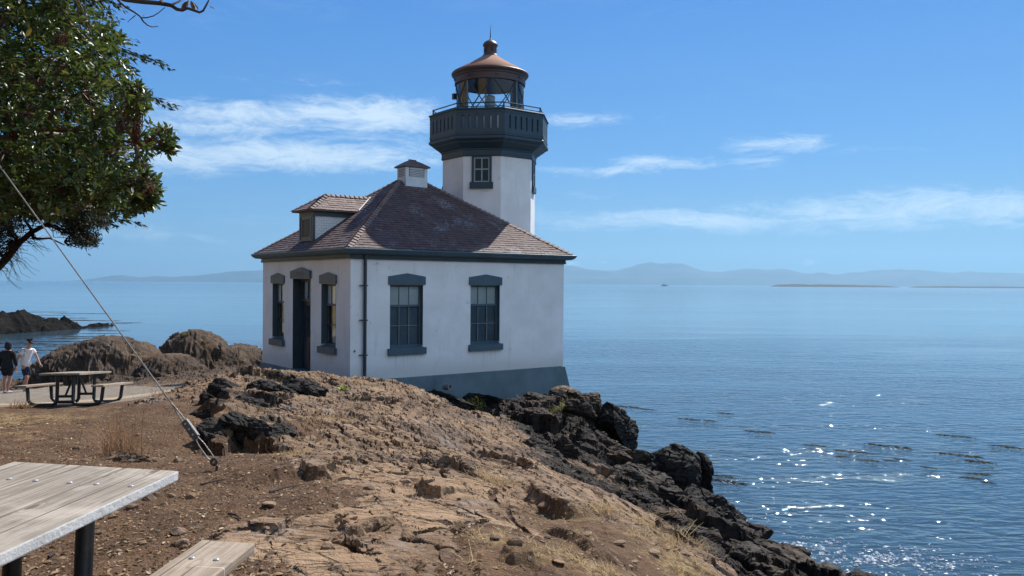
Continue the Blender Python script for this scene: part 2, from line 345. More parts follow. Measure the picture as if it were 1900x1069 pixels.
# where it is dirt, rock, straw, gravel: control values over the same map
MK = [(0, 1069, 4.3, 0, 0, 0), (300, 1000, 4.8, 0, 0, 0), (420, 1069, 4.4, 0, 0, 0), (470, 930, 6, .15, 0, 0), (520, 1000, 5, 1, 0, 0), (500, 890, 7, .3, 0, 0), (700, 1000, 5, 1, 0, 0), (700, 1069, 4.4, .9, 0, 0), (850, 960, 6, .9, .1, 0), (900, 1069, 4.5, .25, .35, 0),
      (950, 990, 5.5, .2, .7, 0), (1050, 1000, 5.9, .35, .5, 0), (1100, 1069, 5, .3, .6, 0), (1250, 1060, 6, .3, .8, 0), (1050, 940, 7, .5, .6, 0), (850, 900, 7, .6, .25, 0), (600, 860, 7.6, .9, .1, 0), (800, 830, 9.5, 1, .15, 0), (1000, 880, 9, 1, .1, 0), (1150, 950, 8, 1, .05, 0), (1200, 1000, 7.5, .6, .7, 0),
      (0, 840, 8, 0, .1, 0), (0, 780, 12, 0, .75, 0), (60, 800, 10.5, .0, .6, 0), (250, 850, 7.9, .1, 0, 0), (200, 790, 11, 0, .1, 0), (402, 875, 7.4, .12, 0, 0), (330, 770, 12, .15, .1, 0), (360, 730, 16, .8, .1, 0), (430, 705, 19, .8, .1, 0), (130, 757, 16.6, 0, .2, .3), (200, 740, 18.5, .1, 0, .9), (100, 725, 24, 0, 0, 1), (0, 730, 25, 0, 0, 1), (280, 718, 23, .2, 0, 1), (350, 697, 27, .6, 0, .4),
      (200, 660, 30, 1.2, 0, 0), (400, 650, 32, 1.2, 0, 0), (480, 700, 27, 1, 0, 0), (60, 690, 32, .8, 0, 0), (500, 780, 12, 1.1, 0, 0), (650, 740, 15, 1, .1, 0), (700, 710, 18, 1, 0, 0), (850, 760, 16, 1, .05, 0), (900, 770, 21, 1, 0, 0), (1050, 760, 24, 1, .1, 0), (1000, 790, 20, .8, .4, 0), (1200, 900, 15, 1.2, 0, 0), (1450, 1050, 14, 1.2, 0, 0), (1600, 1060, 14, 1.2, 0, 0), (1330, 1040, 9, .8, .5, 0), (-300, 900, 8, 0, 0, 0), (-300, 730, 20, 0, .3, .3)]
PM = np.array([(math.atan2(*at(a, b, d)[:2]), math.log(np.hypot(*at(a, b, d)[:2]))) for a, b, d, *_ in MK]); VM = np.array([m[3:] for m in MK], float)
def mk_eval(A_, L_):
    B = np.stack([A_.ravel(), L_.ravel()], 1); d2 = ((B[:, None]-PM[None])**2).sum(-1); wgt = 1/(d2+.0012)**2
    return (wgt@VM/wgt.sum(1, keepdims=True)).reshape(A_.shape+(3,))
MG = mk_eval(*np.meshgrid(ca, cl))
mr, mg, mv = (interp(MG[:, :, i], ca, cl, GA.ravel(), GL.ravel()) for i in range(3))
n1 = fbm2(xf*1.1, yf*1.1, 4, 3)
rock = sstep(.30, .62, mr+.22*n1+.10*fbm2(xf*4, yf*4, 3, 9))
straw = .75*sstep(.46, .85, mg+.35*fbm2(xf*1.7+5, yf*1.7, 4, 21))
grav = sstep(.35, .65, mv+.2*n1)
# foliation of the bedrock runs down to the right: p along it, q across it
ST = np.array([.42, -.91]); ST /= np.linalg.norm(ST); SQ = np.array([-ST[1], ST[0]])
pp = xf*ST[0]+yf*ST[1]; qq = xf*SQ[0]+yf*SQ[1]
wx = .35*fbm2(xf*.8, yf*.8, 3, 31); wy = .35*fbm2(xf*.8+9, yf*.8, 3, 33)
zr = ZB.ravel()-10
rr = np.hypot(xf, yf)
big = np.clip((rr-11)/16, 0, .9)                      # bolder relief on the outer crags
rough = .55+.75*sstep(-.1, .5, fbm2(xf*.35+2, yf*.35, 3, 41))
H = (.04+.10*big)*fbm2(pp*.45+wx, qq*.9+wy, 5, 51)
def plates(sp, sq, off, tilt, seed, crack):
    f1, f2, a, b, c, ox, oy = cells2((pp+wx)/sp, (qq+wy*.6)/sq, seed)
    h = off*a+tilt*(b*ox*sp+c*oy*sq)
    e = f2-f1
    return h-crack*(1-sstep(0, .10, e)), e
h1, e1 = plates(1.9, .75, .040, .05, 61, .030)
h2, e2 = plates(.70, .26, .026, .12, 71, .018)
h3, e3 = plates(.24, .085, .010, .18, 81, .008)
# long ledges: sawtooth across the foliation, broken up by noise
sw = qq/.62+.55*fbm2(pp*.5, qq*.8, 4, 91)
fr = sw-np.floor(sw); led = np.where(fr < .88, fr/.88, (1-fr)/.12)
lamp = sstep(0, .45, fbm2(pp*.4+7, qq*.7, 3, 95))*.085
H = H+.011*fbm2(xf*7, yf*7, 4, 55)+.026*fbm2(pp*1.5+wx, qq*5+wy, 4, 57)
H = H+.8*rough*(h1*(1+.5*big)+h2*(1+.6*big)+h3)+lamp*(led-.5)*(.6+.5*big)
sl = 1-.62*sstep(.25, .0, np.hypot((xf-.7)/2.6, (yf-9.4)/3.2)-.5)   # the big smooth slab
H *= sl
azr_ = np.arctan2(xf, yf); sea_side = sstep(-.02, .10, azr_-np.interp(yf, [6, 8, 10, 13, 16, 18, 20, 24], [.22, .20, .13, .045, .0, -.03, -.09, -.15]))*sstep(7, 9, yf)
h4, e4 = plates(1.7, .9, .20, .34, 161, .12); h5, e5 = plates(.6, .36, .06, .30, 165, .04); H = H+sea_side*((h4+h5)*.95-.10-.42*sstep(17, 19.5, yf))
# the front plateau is worn nearly flat by feet
worn = sstep(9.5, 5.5, rr); scr_ = sstep(8.6, 6.8, rr)*sstep(.02, -.06, np.arctan2(xf, yf)); H *= (1-.5*worn)*.85*(1-.55*scr_)
tl_ = H+.17*qq+.05*pp+.02*fbm2(xf*2.5, yf*2.5, 3, 175); stp_ = .034; k_ = tl_/stp_; fr_ = k_-np.floor(k_); H = H+.8*(stp_*(np.floor(k_)+sstep(.80, 1., fr_))-tl_+.5*stp_)*(1-.5*worn)*(1-.7*scr_)
ridg = 1-np.abs(perlin2(xf*1.6+wx, yf*1.6, 101)); H += -.05*rough*sstep(.93, 1., ridg)*(1+big)
dirt = .022*fbm2(xf*1.6, yf*1.6, 5, 111)+.006*fbm2(xf*14, yf*14, 3, 113)+.010*sstep(.35, .7, fbm2(xf*9, yf*9, 3, 115))
calm = np.clip(1-(rr-14)/10, .35, 1)
HH = H*rock+dirt*(1-rock)*calm
HH += -.05*(rock*(1-rock)*4)*.25                   # a small gutter where rock meets soil
HH = np.where(grav > .5, HH*.3, HH)
# scarps; those left of the crest get their black shade as colour too: (points, height, reach)
SC = [([(357, 770, 13.0), (385, 770, 12.7), (400, 842, 9.7), (450, 826, 10.0), (478, 842, 9.7), (520, 800, 10.6), (560, 790, 11.2)], .20, .6),
      ([(392, 720, 15.0), (418, 758, 13.2), (470, 752, 13.6), (505, 762, 13.3), (560, 744, 14.4)], .14, .5),
      ([(436, 705, 16.0), (488, 706, 16.2), (540, 716, 15.7), (600, 735, 15.0)], .12, .45),
      ([(520, 905, 6.7), (545, 882, 7.2), (570, 890, 7.0), (640, 885, 7.15)], .10, .5),
      ([(880, 830, 11.6), (935, 862, 10.3), (985, 890, 9.1)], .12, .35),
      ([(800, 868, 8.0), (830, 880, 7.8), (860, 878, 8.0)], .14, .4),
      ([(760, 905, 7.0), (790, 925, 6.6), (820, 932, 6.5)], .08, .35),
      ([(590, 960, 5.6), (640, 1000, 5.1), (720, 985, 5.3), (770, 960, 5.6)], .05, .3),
      ([(975, 930, 7.3), (1010, 965, 6.7), (1060, 985, 6.5)], .11, .3), ([(1010, 1010, 5.9), (1060, 1040, 5.6), (1110, 1065, 5.3)], .06, .3),
      ([(910, 1040, 4.9), (960, 1060, 4.8), (1000, 1069, 4.8)], .06, .3), ([(1195, 1010, 7.5), (1245, 1040, 7.3), (1280, 1069, 7)], .10, .4)]
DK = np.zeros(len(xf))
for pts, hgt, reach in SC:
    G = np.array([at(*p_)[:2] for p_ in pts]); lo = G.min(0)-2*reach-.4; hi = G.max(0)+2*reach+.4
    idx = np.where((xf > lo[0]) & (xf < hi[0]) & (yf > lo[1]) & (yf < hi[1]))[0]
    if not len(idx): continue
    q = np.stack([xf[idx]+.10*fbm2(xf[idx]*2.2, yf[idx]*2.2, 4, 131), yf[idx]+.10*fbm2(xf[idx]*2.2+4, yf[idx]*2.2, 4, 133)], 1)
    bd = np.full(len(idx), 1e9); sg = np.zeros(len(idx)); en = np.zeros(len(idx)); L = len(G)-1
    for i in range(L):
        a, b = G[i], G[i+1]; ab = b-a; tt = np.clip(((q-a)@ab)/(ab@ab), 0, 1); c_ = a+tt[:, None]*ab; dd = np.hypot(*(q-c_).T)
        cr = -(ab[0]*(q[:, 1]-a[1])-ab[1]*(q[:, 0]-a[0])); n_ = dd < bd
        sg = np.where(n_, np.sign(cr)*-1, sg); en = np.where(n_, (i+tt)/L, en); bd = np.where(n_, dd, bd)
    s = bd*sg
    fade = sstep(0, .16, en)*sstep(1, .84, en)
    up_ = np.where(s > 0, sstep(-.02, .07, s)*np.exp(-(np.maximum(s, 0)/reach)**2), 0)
    if hgt > .115 and pts[0][0] < 500: DK[idx] = np.maximum(DK[idx], fade*sstep(-.35, -.05, s)*sstep(.42, .12, s)*sstep(-.45, .05, fbm2(xf[idx]*2.6, yf[idx]*2.6, 4, 137)))  # near-black band on face and rim, standing in for shade
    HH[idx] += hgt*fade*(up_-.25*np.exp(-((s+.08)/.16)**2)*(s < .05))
Z = ZB+HH.reshape(ZB.shape)
# the two rounded rock mounds between the picnic ground and the water: (photo x, photo y of the top, distance, half width, half depth, base)
for px, py, d, hw_, hd_, b_ in ((205, 624, 30, 2.75, 2.1, -3.4), (140, 648, 31.4, 1.7, 1.2, -3.5), (310, 655, 29.4, 1.5, 1.3, -3.3), (365, 612, 32, 1.75, 2.0, -3.4), (440, 640, 32.2, 1.5, 1.8, -3.4)):
    c_ = at(px, py, d); q2 = ((X-c_[0])/hw_)**2+((Y-d)/hd_)**2; wv_ = .22*fbm2(xf*.5, yf*.5, 3, 151).reshape(X.shape); f_ = np.clip(1-np.clip(q2+wv_, 0, None)**1.1, 0, None)**.95
    Z = np.maximum(Z, np.where(f_ > 0, 10+b_+(c_[2]-10-b_)*f_+.14*HH.reshape(X.shape)+.20*h4.reshape(X.shape)+.12*h5.reshape(X.shape), -99))
NA = len(AZ)
# weather the faces in three dimensions so that scarps break up instead of hanging straight
PX = np.stack([X, Y, Z], 2).astype(np.float32); du_ = np.gradient(PX, axis=1); dv_ = np.gradient(PX, axis=0); NN = np.cross(du_, dv_); NN /= np.linalg.norm(NN, axis=2)[:, :, None]+1e-12; NN *= np.sign(NN[:, :, 2:3])
sel = np.where((rock.ravel() > .05) & (rr > 3.) & (Z.ravel() > -1))[0]; Pn = PX.reshape(-1, 3)[sel]; Nn = NN.reshape(-1, 3)[sel]
ymnd = (sstep(25, 28, yf)*sstep(-5, -7, xf)).astype(np.float32)
stp = np.clip((1-Nn[:, 2])*2.2, 0, 1); sc_ = (1+1.5*big[sel]+.9*sea_side[sel]+.35*(ymnd[sel]))
lay = (Pn@np.array([.45, .22, .87], np.float32))/.16+.9*fbm3(Pn*1.1, 2, 409); lay = np.abs(lay-np.floor(lay)-.5)*2
dsp = rock.ravel()[sel]*sc_*((.12+.88*stp)*(.050*fbm3(Pn*2.3, 3, 401)+.020*fbm3(Pn*9, 2, 405)*(1-.6*sea_side[sel]))+stp*.05*(lay-.5))
hz_ = Nn.copy(); hz_[:, 2] *= .6; Pn = Pn+hz_*dsp[:, None]
PX.reshape(-1, 3)[sel] = Pn; X, Y, Z2 = PX[:, :, 0], PX[:, :, 1], PX[:, :, 2]
ii = (np.arange(NR-1)[:, None]*NA+np.arange(NA-1)[None]).ravel()
FQ = np.stack([ii, ii+1, ii+NA+1, ii+NA], 1)
seaz = 10+zr
dark = sstep(-2.75, -4.6, zr+.55*fbm2(xf*.7, yf*.7, 4, 141)+.35*sstep(12, 6, yf))*sstep(-3, 1, xf-.12*yf)
dark = np.maximum(dark, (.74*sstep(24, 27, yf))*sstep(-4, -7, xf)*(.9+.3*fbm2(xf*.8, yf*.8, 4, 145)))
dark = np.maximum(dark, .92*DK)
# dark, lichen-blackened rock seaward of the slab; behind the crest, shade painted near-black
DL_ = np.array([at(*q_)[:2] for q_ in ((560, 694, 19.6), (690, 703, 18.6), (760, 716, 18.0), (860, 762, 16.9), (940, 778, 16.2), (965, 842, 12.5), (1090, 897, 10.7), (1182, 932, 9.6), (1246, 985, 8.2), (1300, 1020, 8.6), (1400, 1069, 9.4))])
sdl = np.full(len(xf), 1e9); sgl = np.zeros(len(xf)); nr_ = np.where((yf > 6) & (xf > -7) & (zr > -9))[0]; qx_ = np.stack([xf[nr_]+.35*fbm2(xf[nr_]*1.3, yf[nr_]*1.3, 4, 147), yf[nr_]+.35*fbm2(xf[nr_]*1.3+5, yf[nr_]*1.3, 4, 149)], 1); bd = np.full(len(nr_), 1e9); sg = np.zeros(len(nr_))
for i in range(len(DL_)-1):
    a, b = DL_[i], DL_[i+1]; ab = b-a; tt = np.clip(((qx_-a)@ab)/(ab@ab), 0, 1); dd = np.hypot(*(qx_-a-tt[:, None]*ab).T); cr = ab[0]*(qx_[:, 1]-a[1])-ab[1]*(qx_[:, 0]-a[0]); n_ = dd < bd; sg = np.where(n_, np.sign(cr), sg); bd = np.where(n_, dd, bd)
sw_ = np.zeros(len(xf)); sw_[nr_] = sstep(-.02, .3, bd*sg)*sstep(.75, .2, fbm2(xf[nr_]*.7, yf[nr_]*.7, 4, 153))
dark = np.clip(np.maximum(dark, .95*sw_), 0, 1)
dark = np.maximum(dark, sstep(-5.2, -7.5, zr))
dark = np.maximum(dark, .75*sstep(18.5, 20.5, yf-.25*xf)*sstep(-4.4, -3.4, xf)*sstep(-2.5, -2.9, zr))  # the dip behind the crest again, its shade put into the rock colour
crk = np.maximum(1-sstep(.0, .05, e1), .55*(1-sstep(.0, .06, e2))*sstep(0, .4, fbm2(xf*.9, yf*.9, 3, 171)))
rock_w, straw_w = rock, straw
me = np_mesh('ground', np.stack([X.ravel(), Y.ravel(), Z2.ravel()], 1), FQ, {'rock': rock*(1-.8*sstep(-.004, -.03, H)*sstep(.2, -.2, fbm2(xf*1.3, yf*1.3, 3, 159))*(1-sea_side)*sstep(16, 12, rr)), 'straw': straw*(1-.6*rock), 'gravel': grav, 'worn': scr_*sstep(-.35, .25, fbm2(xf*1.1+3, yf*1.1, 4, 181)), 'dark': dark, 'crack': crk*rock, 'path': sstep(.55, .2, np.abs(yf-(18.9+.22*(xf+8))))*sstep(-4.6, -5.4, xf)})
def ground_z(x, y):
    x = np.atleast_1d(np.asarray(x, float)); y = np.atleast_1d(np.asarray(y, float))
    return interp(Z, AZ, LR, np.arctan2(x, y), np.log(np.hypot(x, y)))
def ground_m(arr, x, y):
    x = np.atleast_1d(np.asarray(x, float)); y = np.atleast_1d(np.asarray(y, float))
    return interp(arr.reshape(ZB.shape), AZ, LR, np.arctan2(x, y), np.log(np.hypot(x, y)))
def rock_cols(t, v, dark, crack=None):
    """sunlit bedrock: tan and mauve grey, lichen freckles, near-black on the wave-washed crags"""
    a = t.noise(v, 1.3, 6, .62, .4); b = t.noise(v, 6.5, 5, .65); f = t.noise(v, 38, 4, .7)
    fol = t.noise(t.mapping(v, (2.2, 9, 6), (0, 0, R(24))), 2.2, 5, .65, .5)
    c = t.mix(t.ramp(a, .34, .66), (.160, .094, .050), (.325, .210, .122))
    c = t.mix(t.math('MULTIPLY', t.ramp(b, .45, .72), .65), c, (.265, .205, .165))
    c = t.mix(t.math('MULTIPLY', t.ramp(fol, .47, .64), .7), c, (.062, .041, .029))
    c = t.mix(t.math('MULTIPLY', t.ramp(f, .56, .70), .65), c, (.055, .042, .034))
    c = t.mix(t.math('MULTIPLY', t.ramp(f, .42, .25), .3), c, (.42, .32, .23))
    dk = t.mix(t.ramp(b, .35, .7), (.008, .0073, .0068), (.032, .027, .023))
    dk = t.mix(t.math('MULTIPLY', t.ramp(t.noise(v, 3.1, 5, .7), .58, .75), .7), dk, (.085, .068, .053))
    c = t.mix(dark, c, dk)
    pat = t.noise(v, .55, 5, .6, .6); c = t.mix(t.math('MULTIPLY', t.math('MULTIPLY', t.ramp(pat, .50, .66), t.math('SUBTRACT', 1., dark)), .7), c, (.115, .080, .060))
    pat2 = t.noise(v, .8, 5, .65, .9); c = t.mix(t.math('MULTIPLY', t.math('MULTIPLY', t.ramp(pat2, .55, .70), t.math('SUBTRACT', 1., dark)), .6), c, (.30, .255, .23))
    c = t.mix(t.math('MULTIPLY', t.math('MULTIPLY', t.ramp(pat2, .42, .30), t.math('SUBTRACT', 1., dark)), .6), c, (.27, .165, .085))
    if crack is not None: c = t.mix(t.math('MULTIPLY', crack, .6), c, (.05, .033, .023))
    return c, a, b, f, fol
def ground_fn(t, p):
    v = t.pos(); rk = t.attr('rock'); stw = t.attr('straw'); gv = t.attr('gravel'); dk = t.attr('dark'); ck = t.attr('crack')
    rc, a, b, f, fol = rock_cols(t, v, dk, ck)
    wr = t.attr('worn'); rc = t.mix(t.math('MULTIPLY', wr, .6), rc, t.mix(t.ramp(t.noise(v, 2.2, 5, .65), .3, .7), (.27, .165, .092), (.40, .27, .165)))
    d1 = t.noise(v, 2.4, 6, .65); d2 = t.noise(v, 45, 4, .7); vo = t.new('ShaderNodeTexVoronoi'); t.put(vo.inputs['Vector'], t.mapping(v, (1, 1, .4))); vo.inputs['Scale'].default_value = 26
    sep = t.new('ShaderNodeSeparateColor'); t.put(sep.inputs[0], vo.outputs['Color'])
    so_ = t.mix(t.ramp(d1, .3, .7), (.070, .037, .020), (.150, .086, .047))
    so_ = t.mix(t.math('MULTIPLY', t.ramp(d2, .5, .75), .6), so_, (.31, .21, .13))
    so_ = t.mix(t.math('MULTIPLY', t.ramp(d2, .45, .25), .6), so_, (.045, .027, .017))
    chip = t.math('MULTIPLY', t.ramp(sep.outputs[0], .80, .92), t.ramp(vo.outputs['Distance'], .45, .25))
    so_ = t.mix(chip, so_, t.mix(sep.outputs[1], (.16, .10, .055), (.44, .35, .24)))
    gr = t.mix(t.ramp(t.noise(v, 5, 5, .6), .35, .65), (.20, .165, .13), (.29, .245, .195)); gr = t.mix(t.math('MULTIPLY', t.ramp(d2, .5, .7), .4), gr, (.12, .10, .08))
    so_ = t.mix(gv, so_, gr)
    so_ = t.mix(t.math('MULTIPLY', t.attr('path'), .9), so_, (.46, .36, .255))
    st_ = t.mix(t.ramp(t.noise(t.mapping(v, (30, 30, 8)), 1.6, 4, .7), .3, .7), (.24, .155, .070), (.50, .36, .18))
    so_ = t.mix(t.math('MULTIPLY', stw, t.ramp(t.noise(v, 11, 4, .65), .38, .6)), so_, st_)
    edge = t.ramp(t.math('ADD', rk, t.math('MULTIPLY', t.math('SUBTRACT', d2, .5), .5)), .38, .6)
    c = t.mix(edge, so_, rc)
    t.put(p.inputs['Base Color'], c); t.put(p.inputs['Roughness'], t.ramp(b, .3, .7, .72, .95)); p.inputs['Specular IOR Level'].default_value = .15
    hr = t.math('ADD', t.math('MULTIPLY', fol, .55), t.math('ADD', t.math('MULTIPLY', f, .30), t.math('MULTIPLY', t.voro(t.mapping(v, (1, 2.4, 2), (0, 0, R(24))), 5, 'DISTANCE_TO_EDGE'), .10)))
    fis = t.voro(t.mapping(t.new('ShaderNodeNewGeometry').outputs['Position'], (1, 3.2, 2.5), (0, 0, R(24))), 2.6, 'DISTANCE_TO_EDGE'); fmk = t.math('MULTIPLY', t.ramp(t.math('ADD', fis, t.math('MULTIPLY', t.math('SUBTRACT', f, .5), .10)), .035, .0), t.ramp(a, .42, .58))
    c = t.mix(t.math('MULTIPLY', t.math('MULTIPLY', fmk, edge), t.math('SUBTRACT', .85, t.math('MULTIPLY', wr, .4))), c, (.035, .023, .016)); t.put(p.inputs['Base Color'], c); hr = t.math('SUBTRACT', hr, t.math('MULTIPLY', fmk, .6))
    hd = t.math('ADD', t.math('MULTIPLY', d2, .6), t.math('MULTIPLY', chip, .5))
    n1_ = t.bump(t.math('ADD', t.math('MULTIPLY', hr, edge), t.math('MULTIPLY', hd, t.math('SUBTRACT', 1., edge))), 1.0, .055)
    t.put(p.inputs['Normal'], n1_)
M_ground = material('ground_rock_and_soil', ground_fn)
go = link('ground', me, M_ground); tag(go, 'brown bedrock headland with trodden soil and dry straw', 'ground', kind='structure')
# ================================================================== SEA, FAR SHORES, HAZE
def sea_fn(t, p):
    v = t.pos()
    sp = t.new('ShaderNodeSeparateXYZ'); t.put(sp.inputs[0], v)
    r = t.math('SQRT', t.math('ADD', t.math('POWER', sp.outputs[0], 2.), t.math('POWER', sp.outputs[1], 2.)))
    slick = t.noise(t.mapping(v, (.007, .045, 1), (0, 0, R(8))), 1., 5, .6, .8)          # current lines and smooth slicks
    slick2 = t.noise(t.mapping(v, (.0016, .009, 1), (0, 0, R(-4))), 1., 5, .6, .6)
    slick3 = t.noise(t.mapping(v, (.028, .22, 1), (0, 0, R(-14))), 1., 4, .6, .8)
    calm = t.math('ADD', t.math('MULTIPLY', slick, .5), t.math('ADD', t.math('MULTIPLY', slick2, .35), t.math('MULTIPLY', slick3, .25)))
    ruff = t.ramp(calm, .46, .62)
    w1 = t.noise(t.mapping(v, (.26, .60, 1), (0, 0, R(-16))), 1., 2, .45, .3)
    w2 = t.noise(t.mapping(v, (.85, 1.9, 1), (0, 0, R(-10))), 1., 1.9, .5, .4)
    w3 = t.noise(t.mapping(v, (3.4, 6.2, 1), (0, 0, R(6))), 1., 1.5, .5, .3)
    near = t.ramp(r, 22, 210, 1, 0, False)
    far_ = t.ramp(r, 200, 4000, 1, .0, False)
    h = t.math('ADD', t.math('MULTIPLY', w1, .34), t.math('ADD', t.math('MULTIPLY', w2, t.math('ADD', .12, t.math('MULTIPLY', near, .31))), t.math('MULTIPLY', w3, t.math('MULTIPLY', t.ramp(r, 20, 62, 1, 0, False), .07))))
    amp = t.math('MULTIPLY', t.math('ADD', t.math('MULTIPLY', ruff, .85), .15), t.math('ADD', t.math('MULTIPLY', near, .88), .26))
    t.put(p.inputs['Normal'], t.bump(h, amp, .62))
    t.put(p.inputs['Roughness'], t.math('ADD', t.ramp(r, 60, 2500, .025, .13, False), t.math('MULTIPLY', ruff, .02)))
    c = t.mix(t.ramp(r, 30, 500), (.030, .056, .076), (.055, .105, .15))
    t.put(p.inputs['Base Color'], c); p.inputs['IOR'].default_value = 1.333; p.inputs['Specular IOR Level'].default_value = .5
M_sea = material('sea_water', sea_fn)
RS = 30000.
rings = [14, 40, 120, 400, 1500, 6000, RS]; V = [(0, 0, 0)]; n = 96
for r in rings: V += [(r*math.cos(2*math.pi*k/n), r*math.sin(2*math.pi*k/n), 0) for k in range(n)]
Fc = [(0, 1+k, 1+(k+1) % n) for k in range(n)]
for i in range(len(rings)-1):
    a = 1+i*n; b = a+n; Fc += [(a+k, b+k, b+(k+1) % n, a+(k+1) % n) for k in range(n)]
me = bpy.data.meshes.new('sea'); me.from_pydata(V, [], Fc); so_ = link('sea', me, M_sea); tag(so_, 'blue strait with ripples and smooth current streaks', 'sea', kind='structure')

def range_mesh(name, sil, D, depth, mat, seed, label, snow=False):
    """a mountain range or island: its crest line from the photo, at distance D, given real depth front and back"""
    xs = np.array([s[0] for s in sil], float); hs = np.array([s[1] for s in sil], float)
    px = np.linspace(xs[0], xs[-1], 260); hp = np.interp(px, xs, hs)
    k = np.exp(-np.linspace(-2, 2, 5)**2); hp = np.convolve(np.pad(hp, 2, 'edge'), k/k.sum(), 'valid')
    rows = 26; prof = np.linspace(-1, 1, rows); V = []
    for j, u in enumerate(prof):
        Dj = D+u*depth; x = (px-950)/FPX*Dj
        crest = hp*(D+0)/FPX
        f = max(0, 1-abs(u))**.8
        nn = fbm2(x/(depth*.8)+seed, np.full_like(x, u*2.2), 5, seed)
        z = crest*f*(1+(.28*nn if abs(u) > .02 else .10*fbm2(x/(depth*.22), np.zeros_like(x), 5, seed+3)))*(1 if abs(u) < .999 else 0)-(2 if abs(u) > .98 else 0)
        V.append(np.stack([x, np.full_like(x, Dj), z], 1))
    V = np.concatenate(V); W_ = len(px); ii = (np.arange(rows-1)[:, None]*W_+np.arange(W_-1)[None]).ravel()
    me = np_mesh(name, V, np.stack([ii, ii+1, ii+W_+1, ii+W_], 1)); o = link(name, me, mat, smooth=True)
    tag(o, label, 'hills', kind='structure'); return o
def hill_fn(t, p):
    v = t.pos(); a = t.noise(v, .0012, 6, .6); c = t.mix(t.ramp(a, .4, .6), (.018, .038, .045), (.045, .06, .07)); t.put(p.inputs['Base Color'], c); p.inputs['Roughness'].default_value = .95
M_hill = material('forested_slopes', hill_fn)
range_mesh('mountains', [(760, 0), (820, 6), (870, 15), (920, 22), (960, 30), (1000, 34), (1060, 33), (1110, 30), (1150, 30), (1190, 37), (1230, 36), (1270, 39), (1300, 30), (1340, 28), (1380, 32), (1430, 29), (1450, 31), (1475, 26), (1500, 22), (1520, 24), (1545, 21), (1570, 27), (1620, 28), (1700, 30), (1750, 26), (1830, 27), (1900, 25), (2000, 22), (2150, 12)], 25500, 2300, M_hill, 5, 'pale blue mountain range across the strait to the right')
range_mesh('hills', [(120, 0), (160, 3), (200, 9), (230, 12), (262, 8), (290, 10), (330, 9), (380, 12), (420, 18), (460, 21), (520, 22), (600, 20), (700, 14), (760, 0)], 24000, 1500, M_hill, 9, 'low pale blue hills across the water on the left')
M_isl = material('dark_islet_woods', None, (.010, .018, .020), .95)
range_mesh('island', [(1428, 0), (1440, 3.2), (1470, 4.6), (1520, 4.8), (1560, 4.2), (1610, 3.6), (1650, 2.4), (1672, 0)], 6000, 260, M_isl, 15, 'long low dark islet on the horizon, the nearer to the lighthouse')
range_mesh('island', [(1684, 0), (1700, 2.0), (1760, 3.0), (1800, 2.4), (1850, 2.8), (1900, 2.2), (1960, 2.0), (2010, 0)], 6000, 260, M_isl, 19, 'long low dark islet on the horizon at the right edge')

# haze: one even box of sea air round everything
def haze():
    m = bpy.data.materials.new('sea_haze'); m.use_nodes = True; t = NT(m.node_tree)
    for nn in list(t.n):
        if nn.type == 'BSDF_PRINCIPLED': t.n.remove(nn)
    pv = t.new('ShaderNodeVolumePrincipled'); pv.inputs['Color'].default_value = (.33, .60, .84, 1); pv.inputs['Density'].default_value = HAZE; pv.inputs['Anisotropy'].default_value = .32
    out = [nn for nn in t.n if nn.type == 'OUTPUT_MATERIAL'][0]; t.l.new(pv.outputs[0], out.inputs['Volume'])
    b = MB().box(-31000, 31000, -31000, 31000, -40, 1250); o = b.build('haze', m); tag(o, 'thin blue sea haze over the strait', 'haze', kind='stuff'); o.display_type = 'WIRE'
HAZE = 4.3e-5
haze()

# promontory across the little bay on the left
def promontory():
    nx, ny = 320, 150; xs = np.linspace(-150, -82, nx); ys = np.linspace(105, 215, ny); gx, gy = np.meshgrid(xs, ys)
    # ridge line falls towards the tip
    tip = -90.; u = np.clip((tip-gx)/22, -.4, 1.6)
    cy_ = np.maximum(174+2.2*(gx+90), 138); half = 8+11*np.clip(u, 0, 1.3)
    d = np.abs(gy-cy_)/half
    crest = np.interp(gx, [-150, -125, -105, -99, -96, -95, -94.3, -93.2, -92.4, -91.3, -90, -88.5, -84], [6.5, 6, 5.2, 4.4, 3.8, 2.9, 2.0, 2.7, 1.9, 1.4, .3, -1, -3])
    z = np.where(crest > 0, crest*(1-np.minimum(d, 4)**1.7), crest-.6*d)-.8*np.clip(d-1, 0, 3)
    z = np.maximum(z, -2.5)
    f = fbm2(gx*.16, gy*.16, 5, 201); c1, e1_, a, b, c_, ox, oy = cells2((gx+2*f)/4.2, (gy+2*f)/3.2, 205)
    c2 = cells2((gx+f)/1.5, (gy+f)/1.2, 207)
    z = z+np.clip(z+1.5, 0, 1.2)*(.6*f+.32*a+.15*(b*ox+c_*oy)*4+.22*c2[2]-.25*(1-sstep(0, .12, e1_-c1)))
    ii = (np.arange(ny-1)[:, None]*nx+np.arange(nx-1)[None]).ravel()
    me = np_mesh('promontory', np.stack([gx.ravel(), gy.ravel(), z.ravel()], 1), np.stack([ii, ii+1, ii+nx+1, ii+nx], 1))
    o = link('promontory', me, M_crag); tag(o, 'low dark rocky point running out into the bay on the left', 'promontory', kind='structure')
def crag_fn(t, p):
    v = t.pos(); sp = t.new('ShaderNodeSeparateXYZ'); t.put(sp.inputs[0], v)
    a = t.noise(v, .35, 5, .65); b = t.noise(v, 2.2, 5, .7)
    c = t.mix(t.ramp(a, .35, .65), (.006, .0057, .0054), (.019, .017, .015)); c = t.mix(t.math('MULTIPLY', t.ramp(b, .5, .75), .6), c, (.048, .041, .033))
    t.put(p.inputs['Base Color'], c); p.inputs['Roughness'].default_value = .95; p.inputs['Specular IOR Level'].default_value = .04
    t.put(p.inputs['Normal'], t.bump(b, .8, .3))
M_crag = material('wave_washed_crag', crag_fn)
promontory()

